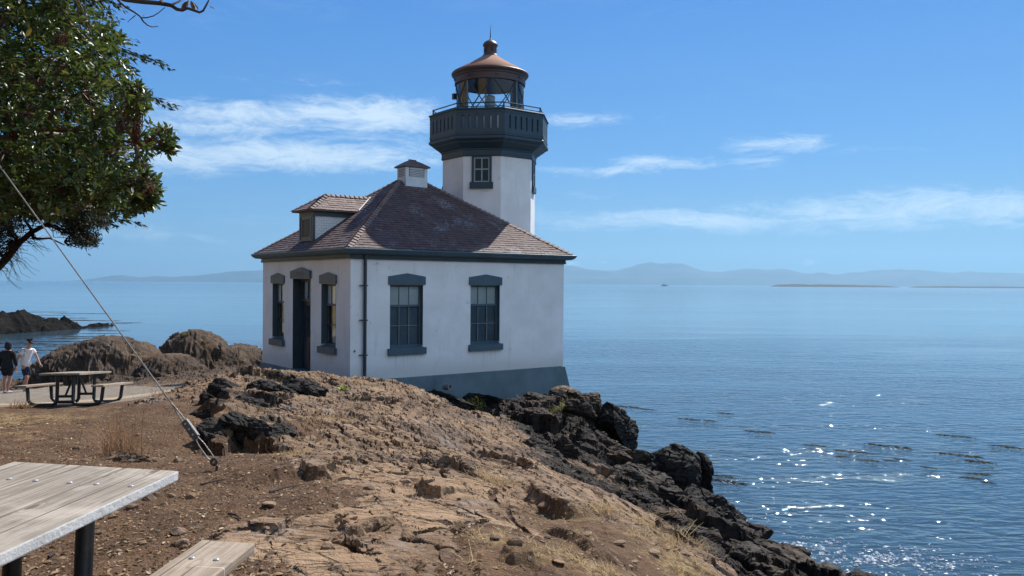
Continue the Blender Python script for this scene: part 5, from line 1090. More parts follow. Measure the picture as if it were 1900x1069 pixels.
# ================================================================== GUY WIRE
M_wire = paint('galvanised_wire', (.16, .15, .14), .38, .25, 8, .3, 120); M_rust = paint('rusty_anchor_iron', (.045, .028, .024), .6, .3, 12)
def guy():
    A = Vector(at(401, 873, 7.4)); A.z = ground_z(A.x, A.y)[0]-.02
    T_ = Vector(at(0, 309, 8.6)); eye = Vector(at(397, 857, 7.4)); dr = (T_-eye).normalized()
    e = empty('guy_wire', A); tag(e, 'taut steel guy wire rising left from its ground anchor, clamped near the foot', 'guy wire')
    loc = lambda v: v-A
    j = eye+dr*.72                      # where the tail is bound to the standing part
    top = eye+dr*12.5
    b = MB(); b.tube([loc(j), loc(eye+dr*4), loc(eye+dr*8), loc(top)], .0068, 8); b.build('wire', M_wire, e, smooth=True)
    sd_ = dr.cross(Vector((0, 1, 0))).normalized(); sd_ = sd_ if sd_.x > 0 else -sd_
    for s, nm in ((1, 'wire_loop'), (-1, 'wire_loop')):
        b = MB(); w_ = .026; b.tube([loc(j-dr*.002), loc(j-dr*.10+sd_*s*.010), loc(j-dr*.22+sd_*s*.014), loc(j-dr*.42+sd_*s*.012), loc(j-dr*.52+sd_*s*w_), loc(j-dr*.66+sd_*s*w_), loc(eye+sd_*s*.016)], .0058, 7); b.build(nm, M_wire, e, smooth=True)
    b = MB(); b.frame_box(loc(j-dr*.33), dr, sd_, dr.cross(sd_), -.105, .105, -.034, .018, -.016, .016); cl = b.build('guy_clamp', paint('clamp_steel', (.045, .047, .05), .5, .3, 9), e, bevel=.004)
    b = MB(); b.frame_box(loc(j-dr*.33), dr, sd_, dr.cross(sd_), -.100, .100, .0185, .034, -.018, .018); b.build('clamp_plate', M_wire, cl, bevel=.003)
    for q in (-.065, 0, .065):
        b = MB(); n_ = dr.cross(sd_).normalized(); n_ = n_ if n_.y < 0 else -n_; p0 = loc(j-dr*.33+dr*q); b.tube([p0+n_*.015, p0+n_*.026], .010, 6); b.build('bolt', M_bolt, cl)
    b = MB(); b.tube([loc(eye)+sd_*.026*math.cos(a)+dr*.026*math.sin(a) for a in np.linspace(0, 2*math.pi, 15)], .0135, 8); b.build('thimble', M_rust, e, smooth=True)
    b = MB(); b.tube([loc(eye-dr*.015), loc(eye-dr*.05), Vector((0, 0, 0))], .0115, 8); b.build('anchor_rod', M_rust, e, smooth=True)
guy()

# ================================================================== PEOPLE
def skin(name, pts, edges, mat, parent=None, root=0, sub=2):
    """one continuous skin-modifier body: pts = {key:(x,y,z,radius or (rx,ry))}"""
    keys = list(pts); ix = {k: i for i, k in enumerate(keys)}; me = bpy.data.meshes.new(name); me.from_pydata([pts[k][:3] for k in keys], [(ix[a], ix[b]) for a, b in edges], []); o = bpy.data.objects.new(name, me); COL.objects.link(o)
    md = o.modifiers.new('skin', 'SKIN'); md.use_smooth_shade = True; md.branch_smoothing = .4
    for i, k in enumerate(keys):
        r_ = pts[k][3]; me.skin_vertices[0].data[i].radius = r_ if hasattr(r_, '__len__') else (r_, r_); me.skin_vertices[0].data[i].use_root = (k == keys[root])
    sm = o.modifiers.new('sub', 'SUBSURF'); sm.levels = sub; sm.render_levels = sub
    dg = bpy.context.evaluated_depsgraph_get(); m2 = bpy.data.meshes.new_from_object(o.evaluated_get(dg)); bpy.data.objects.remove(o); m2.name = name
    o = link(name, m2, mat, parent, smooth=True); return o
M_skin = paint('skin', (.42, .22, .15), .5, .06); M_white = paint('white_cotton', (.72, .72, .75), .85, .05); M_navy = paint('navy_cotton', (.014, .018, .034), .85, .2); M_black = paint('black_fleece', (.008, .009, .013), .9, .2); M_cap2 = paint('black_cap_cloth', (.008, .008, .010), .8, .2); M_hood = paint('dark_blue_hood_cloth', (.014, .022, .042), .9, .2); M_shoe = paint('grey_trainers', (.35, .35, .36), .7, .2); M_hair = paint('dark_hair', (.02, .015, .012), .6); M_lens = material('dark_lens', None, (.005, .005, .006), .1)
def fingers(pts, ed, wk, wrist, d, side, s=1.):
    """palm, five separate fingers, slightly curled"""
    w_ = Vector(wrist); d = Vector(d).normalized(); sd_ = Vector(side).normalized(); pl = w_+d*.085
    pts[wk+'palm'] = (*pl, (.030, .016)); ed.append((wk, wk+'palm')); curl = d.cross(sd_).normalized()
    for i, (off, ln) in enumerate(((-.030, .072), (-.010, .082), (.010, .078), (.029, .060))):
        a = pl+d*.012+sd_*off; m = a+d*ln*.5; tip = a+d*ln*.93+curl*.018
        for nm, q, rr_ in (('a', a, .0095), ('m', m, .0088), ('t', tip, .007)): pts[f'{wk}f{i}{nm}'] = (*q, rr_)
        ed += [(wk+'palm', f'{wk}f{i}a'), (f'{wk}f{i}a', f'{wk}f{i}m'), (f'{wk}f{i}m', f'{wk}f{i}t')]
    a = w_+d*.045-sd_*.032; tip = a+d*.045-sd_*.028
    pts[wk+'tha'] = (*a, .011); pts[wk+'tht'] = (*tip, .009); ed += [(wk, wk+'tha'), (wk+'tha', wk+'tht')]
def shoes(e, foot, toe, name='shoe'):
    f, t_ = Vector(foot), Vector(toe); dr = (t_-f).normalized(); h = f-dr*.07
    return skin(name, {'h': (h.x, h.y, h.z+.052, (.042, .05)), 'm': (*(f+dr*.06+Vector((0, 0, .045))), (.046, .045)), 'b': (*(f+dr*.15+Vector((0, 0, .034))), (.046, .032)), 't': (*(t_+Vector((0, 0, .028))), (.034, .025)), 'an': (f.x, f.y, f.z+.10, (.040, .040))}, [('h', 'm'), ('m', 'b'), ('b', 't'), ('m', 'an')], M_shoe, e, root=1)
def man():
    g = at(48, 718.5, 26); z = ground_z(g[0], 26)[0]; e = empty('person', (g[0], 26, z)); e.scale = (.92,)*3; tag(e, 'person in white polo shirt, navy shorts and black cap walking to the right', 'person')
    # walking to the right (+x) and a little towards the camera; torso leaning forward
    P = {'pel': (-.03, 0, .93, (.145, .115)), 'waist': (.00, -.01, 1.06, (.14, .11)), 'chest': (.06, -.03, 1.27, (.155, .115)), 'uch': (.08, -.04, 1.40, (.12, .085)), 'neck': (.115, -.05, 1.50, .052), 'jaw': (.165, -.07, 1.575, (.064, .072)), 'head': (.165, -.07, 1.655, (.078, .090)), 'crown': (.155, -.065, 1.725, (.062, .075)),
         'nose': (.262, -.115, 1.625, .012),
         'shL': (.03, -.21, 1.40, .062), 'elL': (-.12, -.28, 1.13, .044), 'wrL': (-.17, -.27, .89, .030), 'shR': (.14, .15, 1.40, .062), 'elR': (.27, .19, 1.15, .043), 'wrR': (.40, .13, .94, .030),
         'hiL': (-.03, -.10, .86, .088), 'knL': (.12, -.15, .50, .062), 'caL': (.10, -.15, .36, .056), 'anL': (.05, -.15, .10, .038), 'toL': (.20, -.19, .05, .036), 'hiR': (-.01, .09, .86, .088), 'knR': (.02, .11, .49, .060), 'caR': (-.07, .11, .36, .055), 'anR': (-.18, .11, .14, .038), 'toR': (-.06, .09, .05, .034)}
    E_ = [('pel', 'waist'), ('waist', 'chest'), ('chest', 'uch'), ('uch', 'neck'), ('neck', 'jaw'), ('jaw', 'head'), ('head', 'crown'), ('head', 'nose'), ('uch', 'shL'), ('shL', 'elL'), ('elL', 'wrL'), ('uch', 'shR'), ('shR', 'elR'), ('elR', 'wrR'), ('pel', 'hiL'), ('hiL', 'knL'), ('knL', 'caL'), ('caL', 'anL'), ('anL', 'toL'), ('pel', 'hiR'), ('hiR', 'knR'), ('knR', 'caR'), ('caR', 'anR'), ('anR', 'toR')]
    fingers(P, E_, 'wrL', P['wrL'][:3], (-.15, 0, -1), (1, -.1, 0)); fingers(P, E_, 'wrR', P['wrR'][:3], (.6, -.2, -.75), (.6, .3, .5))
    skin('body', P, E_, M_skin, e)
    skin('shirt', {'hem': (-.035, 0, .80, .185), 'w': (-.01, -.01, 1.03, .18), 'c': (.06, -.03, 1.27, .185), 'u': (.08, -.04, 1.41, (.13, .10)), 'col': (.105, -.047, 1.475, .07), 'sL': (.03, -.21, 1.41, .082), 'sl': (-.055, -.25, 1.25, .082), 'sR': (.14, .15, 1.41, .082), 'sr': (.21, .175, 1.26, .082)}, [('hem', 'w'), ('w', 'c'), ('c', 'u'), ('u', 'col'), ('u', 'sL'), ('sL', 'sl'), ('u', 'sR'), ('sR', 'sr')], M_white, e, root=2)
    skin('shorts', {'w': (-.03, 0, .93, (.155, .128)), 'p': (-.02, 0, .84, (.15, .13)), 'l1': (-.01, -.10, .80, .112), 'l2': (.075, -.13, .60, .105), 'l3': (.10, -.14, .53, .10), 'r1': (0, .09, .80, .112), 'r2': (.02, .105, .60, .103), 'r3': (.02, .11, .52, .10)}, [('w', 'p'), ('p', 'l1'), ('l1', 'l2'), ('l2', 'l3'), ('p', 'r1'), ('r1', 'r2'), ('r2', 'r3')], M_navy, e, root=1)
    cp = skin('cap', {'a': (.150, -.062, 1.70, (.094, .100)), 'b': (.148, -.060, 1.755, (.075, .082)), 'v': (.245, -.105, 1.685, (.055, .016)), 'vt': (.300, -.13, 1.672, (.048, .010))}, [('a', 'b'), ('a', 'v'), ('v', 'vt')], M_cap2, e)
    skin('sunglasses', {'a': (.215, -.165, 1.655, (.014, .020)), 'm': (.252, -.112, 1.658, (.014, .022)), 'b': (.262, -.045, 1.655, (.014, .020))}, [('a', 'm'), ('m', 'b')], M_lens, e)
    for s, (x, y) in ((-1, (.135, -.155)), (1, (.19, .015))): skin('ear', {'a': (x, y, 1.62, (.012, .018)), 'b': (x-.005, y, 1.65, (.012, .016))}, [('a', 'b')], M_skin, e)
    skin('hair', {'a': (.105, -.045, 1.60, (.055, .075)), 'b': (.115, -.05, 1.66, (.06, .085))}, [('a', 'b')], M_hair, e)
    shoes(e, (.05, -.15, 0.0), (.25, -.20, 0)); shoes(e, (-.18, .11, .03), (.02, .08, .0))
man()
def hooded():
    g = at(10, 730.5, 25.0); z = ground_z(g[0], 25)[0]; e = empty('person', (g[0]+.06, 25.0, z)); e.scale = (.97,)*3; tag(e, 'person in dark hooded jacket and black shorts seen from behind at left edge', 'person')
    P = {'pel': (0, 0, .86, (.15, .11)), 'waist': (0, 0, 1.0, (.14, .105)), 'chest': (0, .01, 1.18, (.155, .11)), 'uch': (0, .01, 1.29, (.12, .085)), 'neck': (.01, .02, 1.38, .05), 'jaw': (.03, .05, 1.44, (.06, .07)), 'head': (.03, .04, 1.52, (.075, .088)), 'crown': (.025, .03, 1.585, (.06, .07)), 'nose': (.05, .145, 1.49, .012),
         'shL': (-.18, .01, 1.28, .06), 'elL': (-.235, 0, 1.02, .042), 'wrL': (-.20, .04, .80, .028), 'shR': (.18, .01, 1.28, .06), 'elR': (.235, 0, 1.03, .042), 'wrR': (.245, .05, .82, .028),
         'hiL': (-.085, 0, .79, .085), 'knL': (-.085, .02, .46, .054), 'caL': (-.085, -.01, .33, .050), 'anL': (-.085, 0, .08, .034), 'toL': (-.10, .13, .04, .034), 'hiR': (.085, 0, .79, .085), 'knR': (.07, .03, .46, .054), 'caR': (.06, -.02, .33, .050), 'anR': (.03, -.05, .08, .034), 'toR': (.06, .08, .04, .034)}
    E_ = [('pel', 'waist'), ('waist', 'chest'), ('chest', 'uch'), ('uch', 'neck'), ('neck', 'jaw'), ('jaw', 'head'), ('head', 'crown'), ('head', 'nose'), ('uch', 'shL'), ('shL', 'elL'), ('elL', 'wrL'), ('uch', 'shR'), ('shR', 'elR'), ('elR', 'wrR'), ('pel', 'hiL'), ('hiL', 'knL'), ('knL', 'caL'), ('caL', 'anL'), ('anL', 'toL'), ('pel', 'hiR'), ('hiR', 'knR'), ('knR', 'caR'), ('caR', 'anR'), ('anR', 'toR')]
    fingers(P, E_, 'wrL', P['wrL'][:3], (.05, .05, -1), (0, 1, 0)); fingers(P, E_, 'wrR', P['wrR'][:3], (0, .05, -1), (0, 1, 0)); skin('body', P, E_, M_skin, e)
    jk = skin('jacket', {'hem': (0, 0, .74, (.205, .165)), 'hip': (0, 0, .86, (.20, .16)), 'w': (0, 0, 1.02, (.18, .14)), 'c': (0, 0, 1.18, (.185, .145)), 'u': (0, 0, 1.30, (.14, .11)), 'n': (.01, .0, 1.38, .09), 'sL': (-.185, 0, 1.28, .082), 'eL': (-.25, -.01, 1.02, .066), 'wL': (-.21, .03, .82, .050), 'sR': (.185, 0, 1.28, .082), 'eR': (.25, -.01, 1.03, .066), 'wR': (.255, .04, .84, .050)}, [('hem', 'hip'), ('hip', 'w'), ('w', 'c'), ('c', 'u'), ('u', 'n'), ('u', 'sL'), ('sL', 'eL'), ('eL', 'wL'), ('u', 'sR'), ('sR', 'eR'), ('eR', 'wR')], M_black, e, root=3)
    skin('hood', {'a': (.01, -.01, 1.37, (.12, .10)), 'b': (.02, .0, 1.46, (.112, .115)), 'c': (.03, .01, 1.56, (.108, .118)), 'd': (.03, .01, 1.635, (.07, .08))}, [('a', 'b'), ('b', 'c'), ('c', 'd')], M_hood, jk)
    skin('shorts', {'p': (0, 0, .80, (.15, .125)), 'l1': (-.085, 0, .72, .105), 'l2': (-.088, .01, .52, .098), 'r1': (.085, 0, .72, .105), 'r2': (.078, .02, .52, .098)}, [('p', 'l1'), ('l1', 'l2'), ('p', 'r1'), ('r1', 'r2')], M_black, e)
    shoes(e, (-.085, 0, 0), (-.12, .19, 0)); shoes(e, (.03, -.05, 0), (.08, .13, 0))
hooded()
# ================================================================== PLANTS
def leaf_fn(c0, c1, c2, rough, tl, spec=.5):
    def fn(t, p):
        a = t.attr('tint'); c = t.mix(t.ramp(a, .1, .75), c0, c1); c = t.mix(t.ramp(a, .90, .94), c, c2)
        t.put(p.inputs['Base Color'], c); p.inputs['Roughness'].default_value = rough; p.inputs['Specular IOR Level'].default_value = spec
        tr = t.new('ShaderNodeBsdfTranslucent'); t.put(tr.inputs[0], t.mix(.5, c, tuple(min(1, q*2.2) for q in c1))); mx = t.new('ShaderNodeMixShader'); mx.inputs[0].default_value = tl
        t.l.new(p.outputs[0], mx.inputs[1]); t.l.new(tr.outputs[0], mx.inputs[2]); out = [n for n in t.n if n.type == 'OUTPUT_MATERIAL'][0]; t.l.new(mx.outputs[0], out.inputs['Surface'])
    return fn
M_mleaf = material('glossy_evergreen_leaf', leaf_fn((.020, .040, .010), (.075, .105, .018), (.30, .20, .03), .40, .30, .5))
M_cleaf = material('conifer_spray', leaf_fn((.010, .022, .012), (.030, .055, .022), (.06, .05, .02), .6, .15, .3))
M_pleaf = material('pine_needle_tuft', leaf_fn((.008, .013, .008), (.022, .034, .015), (.06, .04, .02), .6, .10, .3))
M_dead = material('dead_leaf', leaf_fn((.05, .03, .018), (.12, .07, .04), (.2, .12, .07), .7, .15, .3))
M_redbark = paint('red_peeling_bark', (.085, .034, .022), .55, .35, 6, .4, 30, ((.05, .028, .02), .6)); M_darkbark = paint('dark_bark', (.030, .021, .017), .85, .3, 6, .6, 30)
M_straw = material('dry_straw', leaf_fn((.20, .125, .055), (.46, .33, .16), (.55, .44, .26), .7, .25, .3)); M_stalk = material('dry_red_stalks', leaf_fn((.12, .058, .03), (.28, .16, .08), (.42, .30, .16), .7, .2, .3))
M_weed = material('yellow_green_weed', leaf_fn((.05, .05, .015), (.15, .13, .035), (.30, .22, .05), .6, .3, .3)); M_yellow = material('yellow_flower_bush', leaf_fn((.10, .085, .02), (.38, .31, .06), (.52, .44, .12), .6, .3, .3)); M_lime = material('lime_succulent', leaf_fn((.015, .045, .01), (.22, .34, .02), (.45, .55, .08), .35, .3))
# leaf blade: 9 points along a folded midrib
LV = np.array([(0, 0, 0), (.25, -.13, .03), (.25, 0, 0), (.25, .13, .03), (.6, -.16, .04), (.6, 0, -.01), (.6, .16, .04), (.88, -.07, .0), (.88, .07, .0), (1, 0, -.05)])
LF = np.array([(0, 1, 2, 2), (0, 2, 3, 3), (1, 4, 5, 2), (2, 5, 6, 3), (4, 7, 5, 5), (5, 8, 6, 6), (5, 7, 9, 8)])
LFT = np.array([(0, 1, 2), (0, 2, 3), (1, 4, 5), (1, 5, 2), (2, 5, 6), (2, 6, 3), (4, 7, 5), (5, 8, 6), (5, 7, 9), (5, 9, 8)])
def frames(d, r):
    d = d/np.linalg.norm(d, axis=1)[:, None]; h = r.normal(size=d.shape); s = np.cross(d, h); s /= np.linalg.norm(s, axis=1)[:, None]; return d, s, np.cross(d, s)
LV4 = np.array([(0, 0, 0), (.45, -.2, .03), (.45, .2, .03), (1, 0, -.04)]); LF4 = np.array([(0, 1, 2), (1, 3, 2)])
def leaves_mesh(name, base, dirs, length, width, tint, r, small=False):
    """place a leaf on every base point; returns mesh"""
    LVx, LFx = (LV4, LF4) if small else (LV, LFT)
    d = dirs/np.linalg.norm(dirs, axis=1)[:, None]; upv = np.array([0, 0, 1.])+.55*r.normal(size=d.shape); s = np.cross(upv, d); s /= np.linalg.norm(s, axis=1)[:, None]+1e-9; n_ = np.cross(d, s)
    V = base[:, None]+length[:, None, None]*(LVx[None, :, :1]*d[:, None]+LVx[None, :, 1:2]*s[:, None]*width[:, None, None]+LVx[None, :, 2:3]*n_[:, None])
    m = len(LVx); F_ = (LFx[None]+(np.arange(len(base))*m)[:, None, None]).reshape(-1, 3)
    return np_mesh(name, V.reshape(-1, 3), F_, {'tint': np.repeat(tint, m)})
def inpoly(px, py, poly):
    x, y = np.asarray(px), np.asarray(py); ins = np.zeros(x.shape, bool); n = len(poly)
    for i in range(n):
        x1, y1 = poly[i]; x2, y2 = poly[(i+1) % n]; c = (y1 > y) != (y2 > y); ins ^= c & (x < (x2-x1)*(y-y1)/(y2-y1+1e-9)+x1)
    return ins
AT = np.vectorize(lambda a, b, d: tuple(at(a, b, d)), otypes=[float]*3)
def cloud(poly, d0, d1, n, r, keep=None):
    """points through a crown's volume: its outline, thickness d0..d1, rounded front and back, clumped with gaps"""
    bx = [p[0] for p in poly]; by = [p[1] for p in poly]; out = []
    while sum(len(o) for o in out) < n:
        px = r.uniform(min(bx), max(bx), 4000); py = r.uniform(min(by), max(by), 4000); u = r.uniform(-1, 1, 4000)
        cx = (min(bx)+max(bx))/2; ok = inpoly(px+u*u*40*np.sign(cx-px)*-1, py, poly)
        d = (d0+d1)/2+u*(d1-d0)/2; q = np.stack(AT(px, py, d), 1)
        ok &= fbm3(q*1.5, 3, 77) > (-.10 if keep is None else keep)
        out.append(q[ok])
    return np.concatenate(out)[:n]
def limb(b, p0, p1, r0, r1, sag=.0, n=6, wob=.06, seed=0):
    rr_ = np.random.default_rng(seed); p0, p1 = np.array(p0), np.array(p1); L = np.linalg.norm(p1-p0); pts = []
    for i in range(n+1):
        s = i/n; q = p0+(p1-p0)*s+np.array([0, 0, -sag*4*s*(1-s)*L]); q = q+(rr_.normal(size=3)*wob*L*math.sin(s*math.pi) if 0 < i < n else 0); pts.append(q)
    b.tube(pts, [r0+(r1-r0)*(i/n)**.8 for i in range(n+1)], 7); return pts
# --- broadleaf evergreen, trunk just outside the frame on the left
def madrone():
    r = np.random.default_rng(21); base = at(-150, 760, 10.6); base[2] = ground_z(base[0], base[1])[0]-.1; B_ = Vector(base)
    e = empty('madrone_tree', B_); tag(e, 'broadleaf evergreen tree with glossy leaves and reddish limbs overhanging at upper left', 'tree')
    poly = [(-330, -260), (60, -300), (235, -120), (192, 0), (220, 40), (240, 105), (248, 150), (262, 163), (282, 180), (268, 212), (262, 238), (292, 236), (304, 228), (322, 252), (334, 272), (322, 292), (296, 284), (276, 292), (264, 304), (284, 322), (300, 350), (297, 376), (270, 398), (240, 396), (205, 388), (180, 398), (150, 384), (120, 400), (80, 392), (40, 405), (0, 396), (-120, 430), (-330, 380)]
    q = cloud(poly, 9.3, 12.8, 4700, r, -.26)
    tip = cloud([(292, 236), (304, 228), (322, 252), (334, 272), (322, 292), (296, 284)], 9.9, 10.3, 22, r, -9)
    edge = np.concatenate([cloud([(255, 330), (284, 322), (300, 350), (297, 376), (262, 392)], 9.7, 10.6, 45, r, -9), cloud([(232, 150), (262, 163), (282, 180), (268, 212), (240, 230)], 9.7, 10.6, 40, r, -9)])
    q = np.concatenate([q, cloud([(-60, 300), (285, 300), (300, 372), (262, 398), (200, 392), (120, 402), (0, 404), (-60, 404)], 9.6, 12.2, 420, r, -.5), tip, edge])
    # limbs: trunk and main arms, then twigs to every cluster
    b = MB(); hub = np.array(at(-150, 230, 10.8)); limb(b, base-np.array(B_), hub-np.array(B_), .24, .17, 0, 6, .05, 1)
    arms = []
    for i, (x, y, d, r0) in enumerate(((10, 300, 10.4, .085), (120, 255, 10.8, .07), (215, 330, 10.2, .05), (60, 110, 10.9, .09), (180, 95, 10.4, .05), (30, -60, 10.6, .08), (-60, 60, 10.0, .09), (250, 265, 10.1, .035), (110, 370, 11.2, .05), (60, 200, 9.9, .06), (150, 170, 11.2, .06))):
        p1 = at(x, y, d); s0 = hub if i < 7 else arms[i % 3][-3]+np.array(B_); arms.append([np.array(z_) for z_ in limb(b, np.array(s0)-np.array(B_), p1-np.array(B_), r0, .018, .02, 7, .07, 30+i)])
    b.build('trunk', M_redbark, e, smooth=True)
    node = np.concatenate([np.array(a) for a in arms])+np.array(B_)
    tw = MB(); 
    for i in r.choice(len(q), 620, replace=False):
        j = np.argmin(((node-q[i])**2).sum(1)); p0 = node[j]-np.array(B_); p1 = q[i]-np.array(B_); limb(tw, p0, p1, .012, .004, .03, 3, .05, i)
    for i in range(len(q)-107, len(q)): 
        j = np.argmin(((node-q[i])**2).sum(1)); limb(tw, node[j]-np.array(B_), q[i]-np.array(B_), .010, .0035, .05, 4, .05, i)
    tw.build('twig', M_redbark, e)
    # whorls of leaves
    nl = r.integers(8, 13, len(q)); base_ = np.repeat(q, nl, 0); axis = r.normal(size=(len(q), 3))*.5+np.array([.35, -.2, .65]); axis /= np.linalg.norm(axis, axis=1)[:, None]; ax = np.repeat(axis, nl, 0)
    dr = r.normal(size=base_.shape); dr -= (dr*ax).sum(1)[:, None]*ax; dr /= np.linalg.norm(dr, axis=1)[:, None]; dr = dr+ax*r.uniform(-.25, .7, len(dr))[:, None]
    base_ = base_+dr*.008+ax*r.uniform(-.03, .03, len(dr))[:, None]; ln = r.uniform(.075, .125, len(dr)); wd = r.uniform(.95, 1.35, len(dr))
    tint = np.clip(np.repeat(r.uniform(0, .85, len(q)), nl)*.6+r.uniform(0, .36, len(dr)), 0, .89); tint = np.where(r.random(len(dr)) < .022, .97, tint)
    me = leaves_mesh('crown', base_-np.array(B_), dr, ln, wd, tint, r); link('crown', me, M_mleaf, e)
    # dead brown leaf bunches
    dq = np.stack(AT(np.array([265, 275, 282, 258, 296, 118, 112, 60, 180]), np.array([330, 345, 338, 352, 240, 66, 70, 210, 150]), np.array([9.8, 9.8, 9.9, 9.8, 10, 9.5, 9.5, 9.5, 9.6])), 1); nl = np.full(len(dq), 12); bb = np.repeat(dq, nl, 0)+r.normal(size=(12*len(dq), 3))*.03
    me = leaves_mesh('dead_leaves', bb-np.array(B_), r.normal(size=bb.shape)+np.array([0, 0, -.8]), r.uniform(.07, .12, len(bb)), r.uniform(.9, 1.3, len(bb)), r.uniform(0, .9, len(bb)), r); link('dead_leaves', me, M_dead, e)
    # bare branch reaching over the top of the view
    b = MB(); dd = 6.4
    def br(pts, r0, r1): b.tube([np.array(at(x, y, dd+.2*k_/len(pts)))-np.array(B_) for k_, (x, y) in enumerate(pts)], list(np.linspace(r0, r1, len(pts))), 7)
    br([(120, -60), (180, -22), (232, -1), (262, 3), (296, 6), (318, 10), (328, 17), (338, 19), (348, 15), (362, 20), (370, 23), (377, 20), (383, 9), (387, 2), (386, -6)], .022, .005)
    br([(299, 6), (300, -12)], .014, .010); br([(318, 9), (332, 3), (340, -6)], .010, .005); br([(348, 15), (349, 6), (350, -8)], .007, .004)
    br([(150, -70), (200, -25), (222, 4), (234, 14), (248, 22), (258, 29), (262, 33), (272, 33), (284, 30), (294, 24), (306, 14)], .010, .003); br([(261, 32), (266, 40), (274, 47), (282, 50), (293, 49)], .007, .003); br([(251, 29), (243, 35), (237, 41)], .004, .002); br([(264, 33), (268, 27)], .003, .002)
    b.build('bare_branch', M_darkbark, e, smooth=True)
    pb = np.stack(AT(np.array([348, 346, 344, 354, 358, 388, 330, 336]), np.array([2, 4, 0, 1, 4, 10, -6, -4]), np.array([6.55]*8)), 1); dv_ = np.array([(-.6, 0, -.8), (-.3, .1, -.7), (-.8, 0, -.4), (.35, 0, -.9), (.6, .1, -.9), (.8, 0, -.5), (.2, 0, .8), (-.3, 0, .8)])
    for i in range(8): me = leaves_mesh('hanging_leaf', pb[i:i+1]-np.array(B_), dv_[i:i+1], np.array([.085, .06, .05, .085, .075, .055, .08, .08])[i:i+1], np.full(1, 1.2), np.full(1, .2), r); link('hanging_leaf', me, M_dead, e)
madrone()
# --- conifer behind it
def conifer():
    r = np.random.default_rng(31); tb = at(-55, 560, 18); tb[2] = ground_z(tb[0], tb[1])[0]-.2; B_ = np.array(tb)
    e = empty('conifer_tree', tb); tag(e, 'dark conifer with drooping sprays rising behind the broadleaf tree', 'tree')
    H = 15.5; b = MB(); b.tube([(0, 0, 0), (.1, 0, 5), (.05, 0, 10), (0, 0, H)], [.26, .2, .12, .02], 9); b.build('trunk', M_darkbark, e, smooth=True)
    base, dirs, ln = [], [], []; lb = MB()
    for i in range(560):
        z = r.uniform(4.9, H-.3); a = r.uniform(0, 2*math.pi); Lb = 3.95*(1-max(0, (z-8.5))/(H-7.6))**.75*r.uniform(.8, 1.05)*(1 if z > 6 else .85)
        p0 = np.array([.05, 0, z]); tip = np.array([math.cos(a)*Lb, math.sin(a)*Lb, z-.25*Lb+r.normal()*.1]); lb.tube([p0, (p0+tip)/2+(0, 0, .12), tip], [.03, .016, .004], 4)
        for s in np.linspace(.25, 1, 20):
            q = p0*(1-s)+tip*s+np.array([0, 0, .12*4*s*(1-s)*.5])
            for k_ in range(7):
                sd_ = np.array([-math.sin(a), math.cos(a), 0])*r.choice([-1, 1]); dd = np.array([math.cos(a), math.sin(a), 0])*r.uniform(.3, 1)+sd_*r.uniform(.1, 1)+np.array([0, 0, r.uniform(-.75, .1)])
                base.append(q+r.normal(size=3)*.03); dirs.append(dd); ln.append(r.uniform(.12, .30)*(1.1-.35*s))
    lb.build('limb', M_darkbark, e); base = np.array(base); dirs = np.array(dirs); ln = np.array(ln)
    me = leaves_mesh('crown', base, dirs, ln, r.uniform(.5, .9, len(ln)), np.clip(r.uniform(0, 1, len(ln)), 0, .93), r, True); link('crown', me, M_cleaf, e)
conifer()
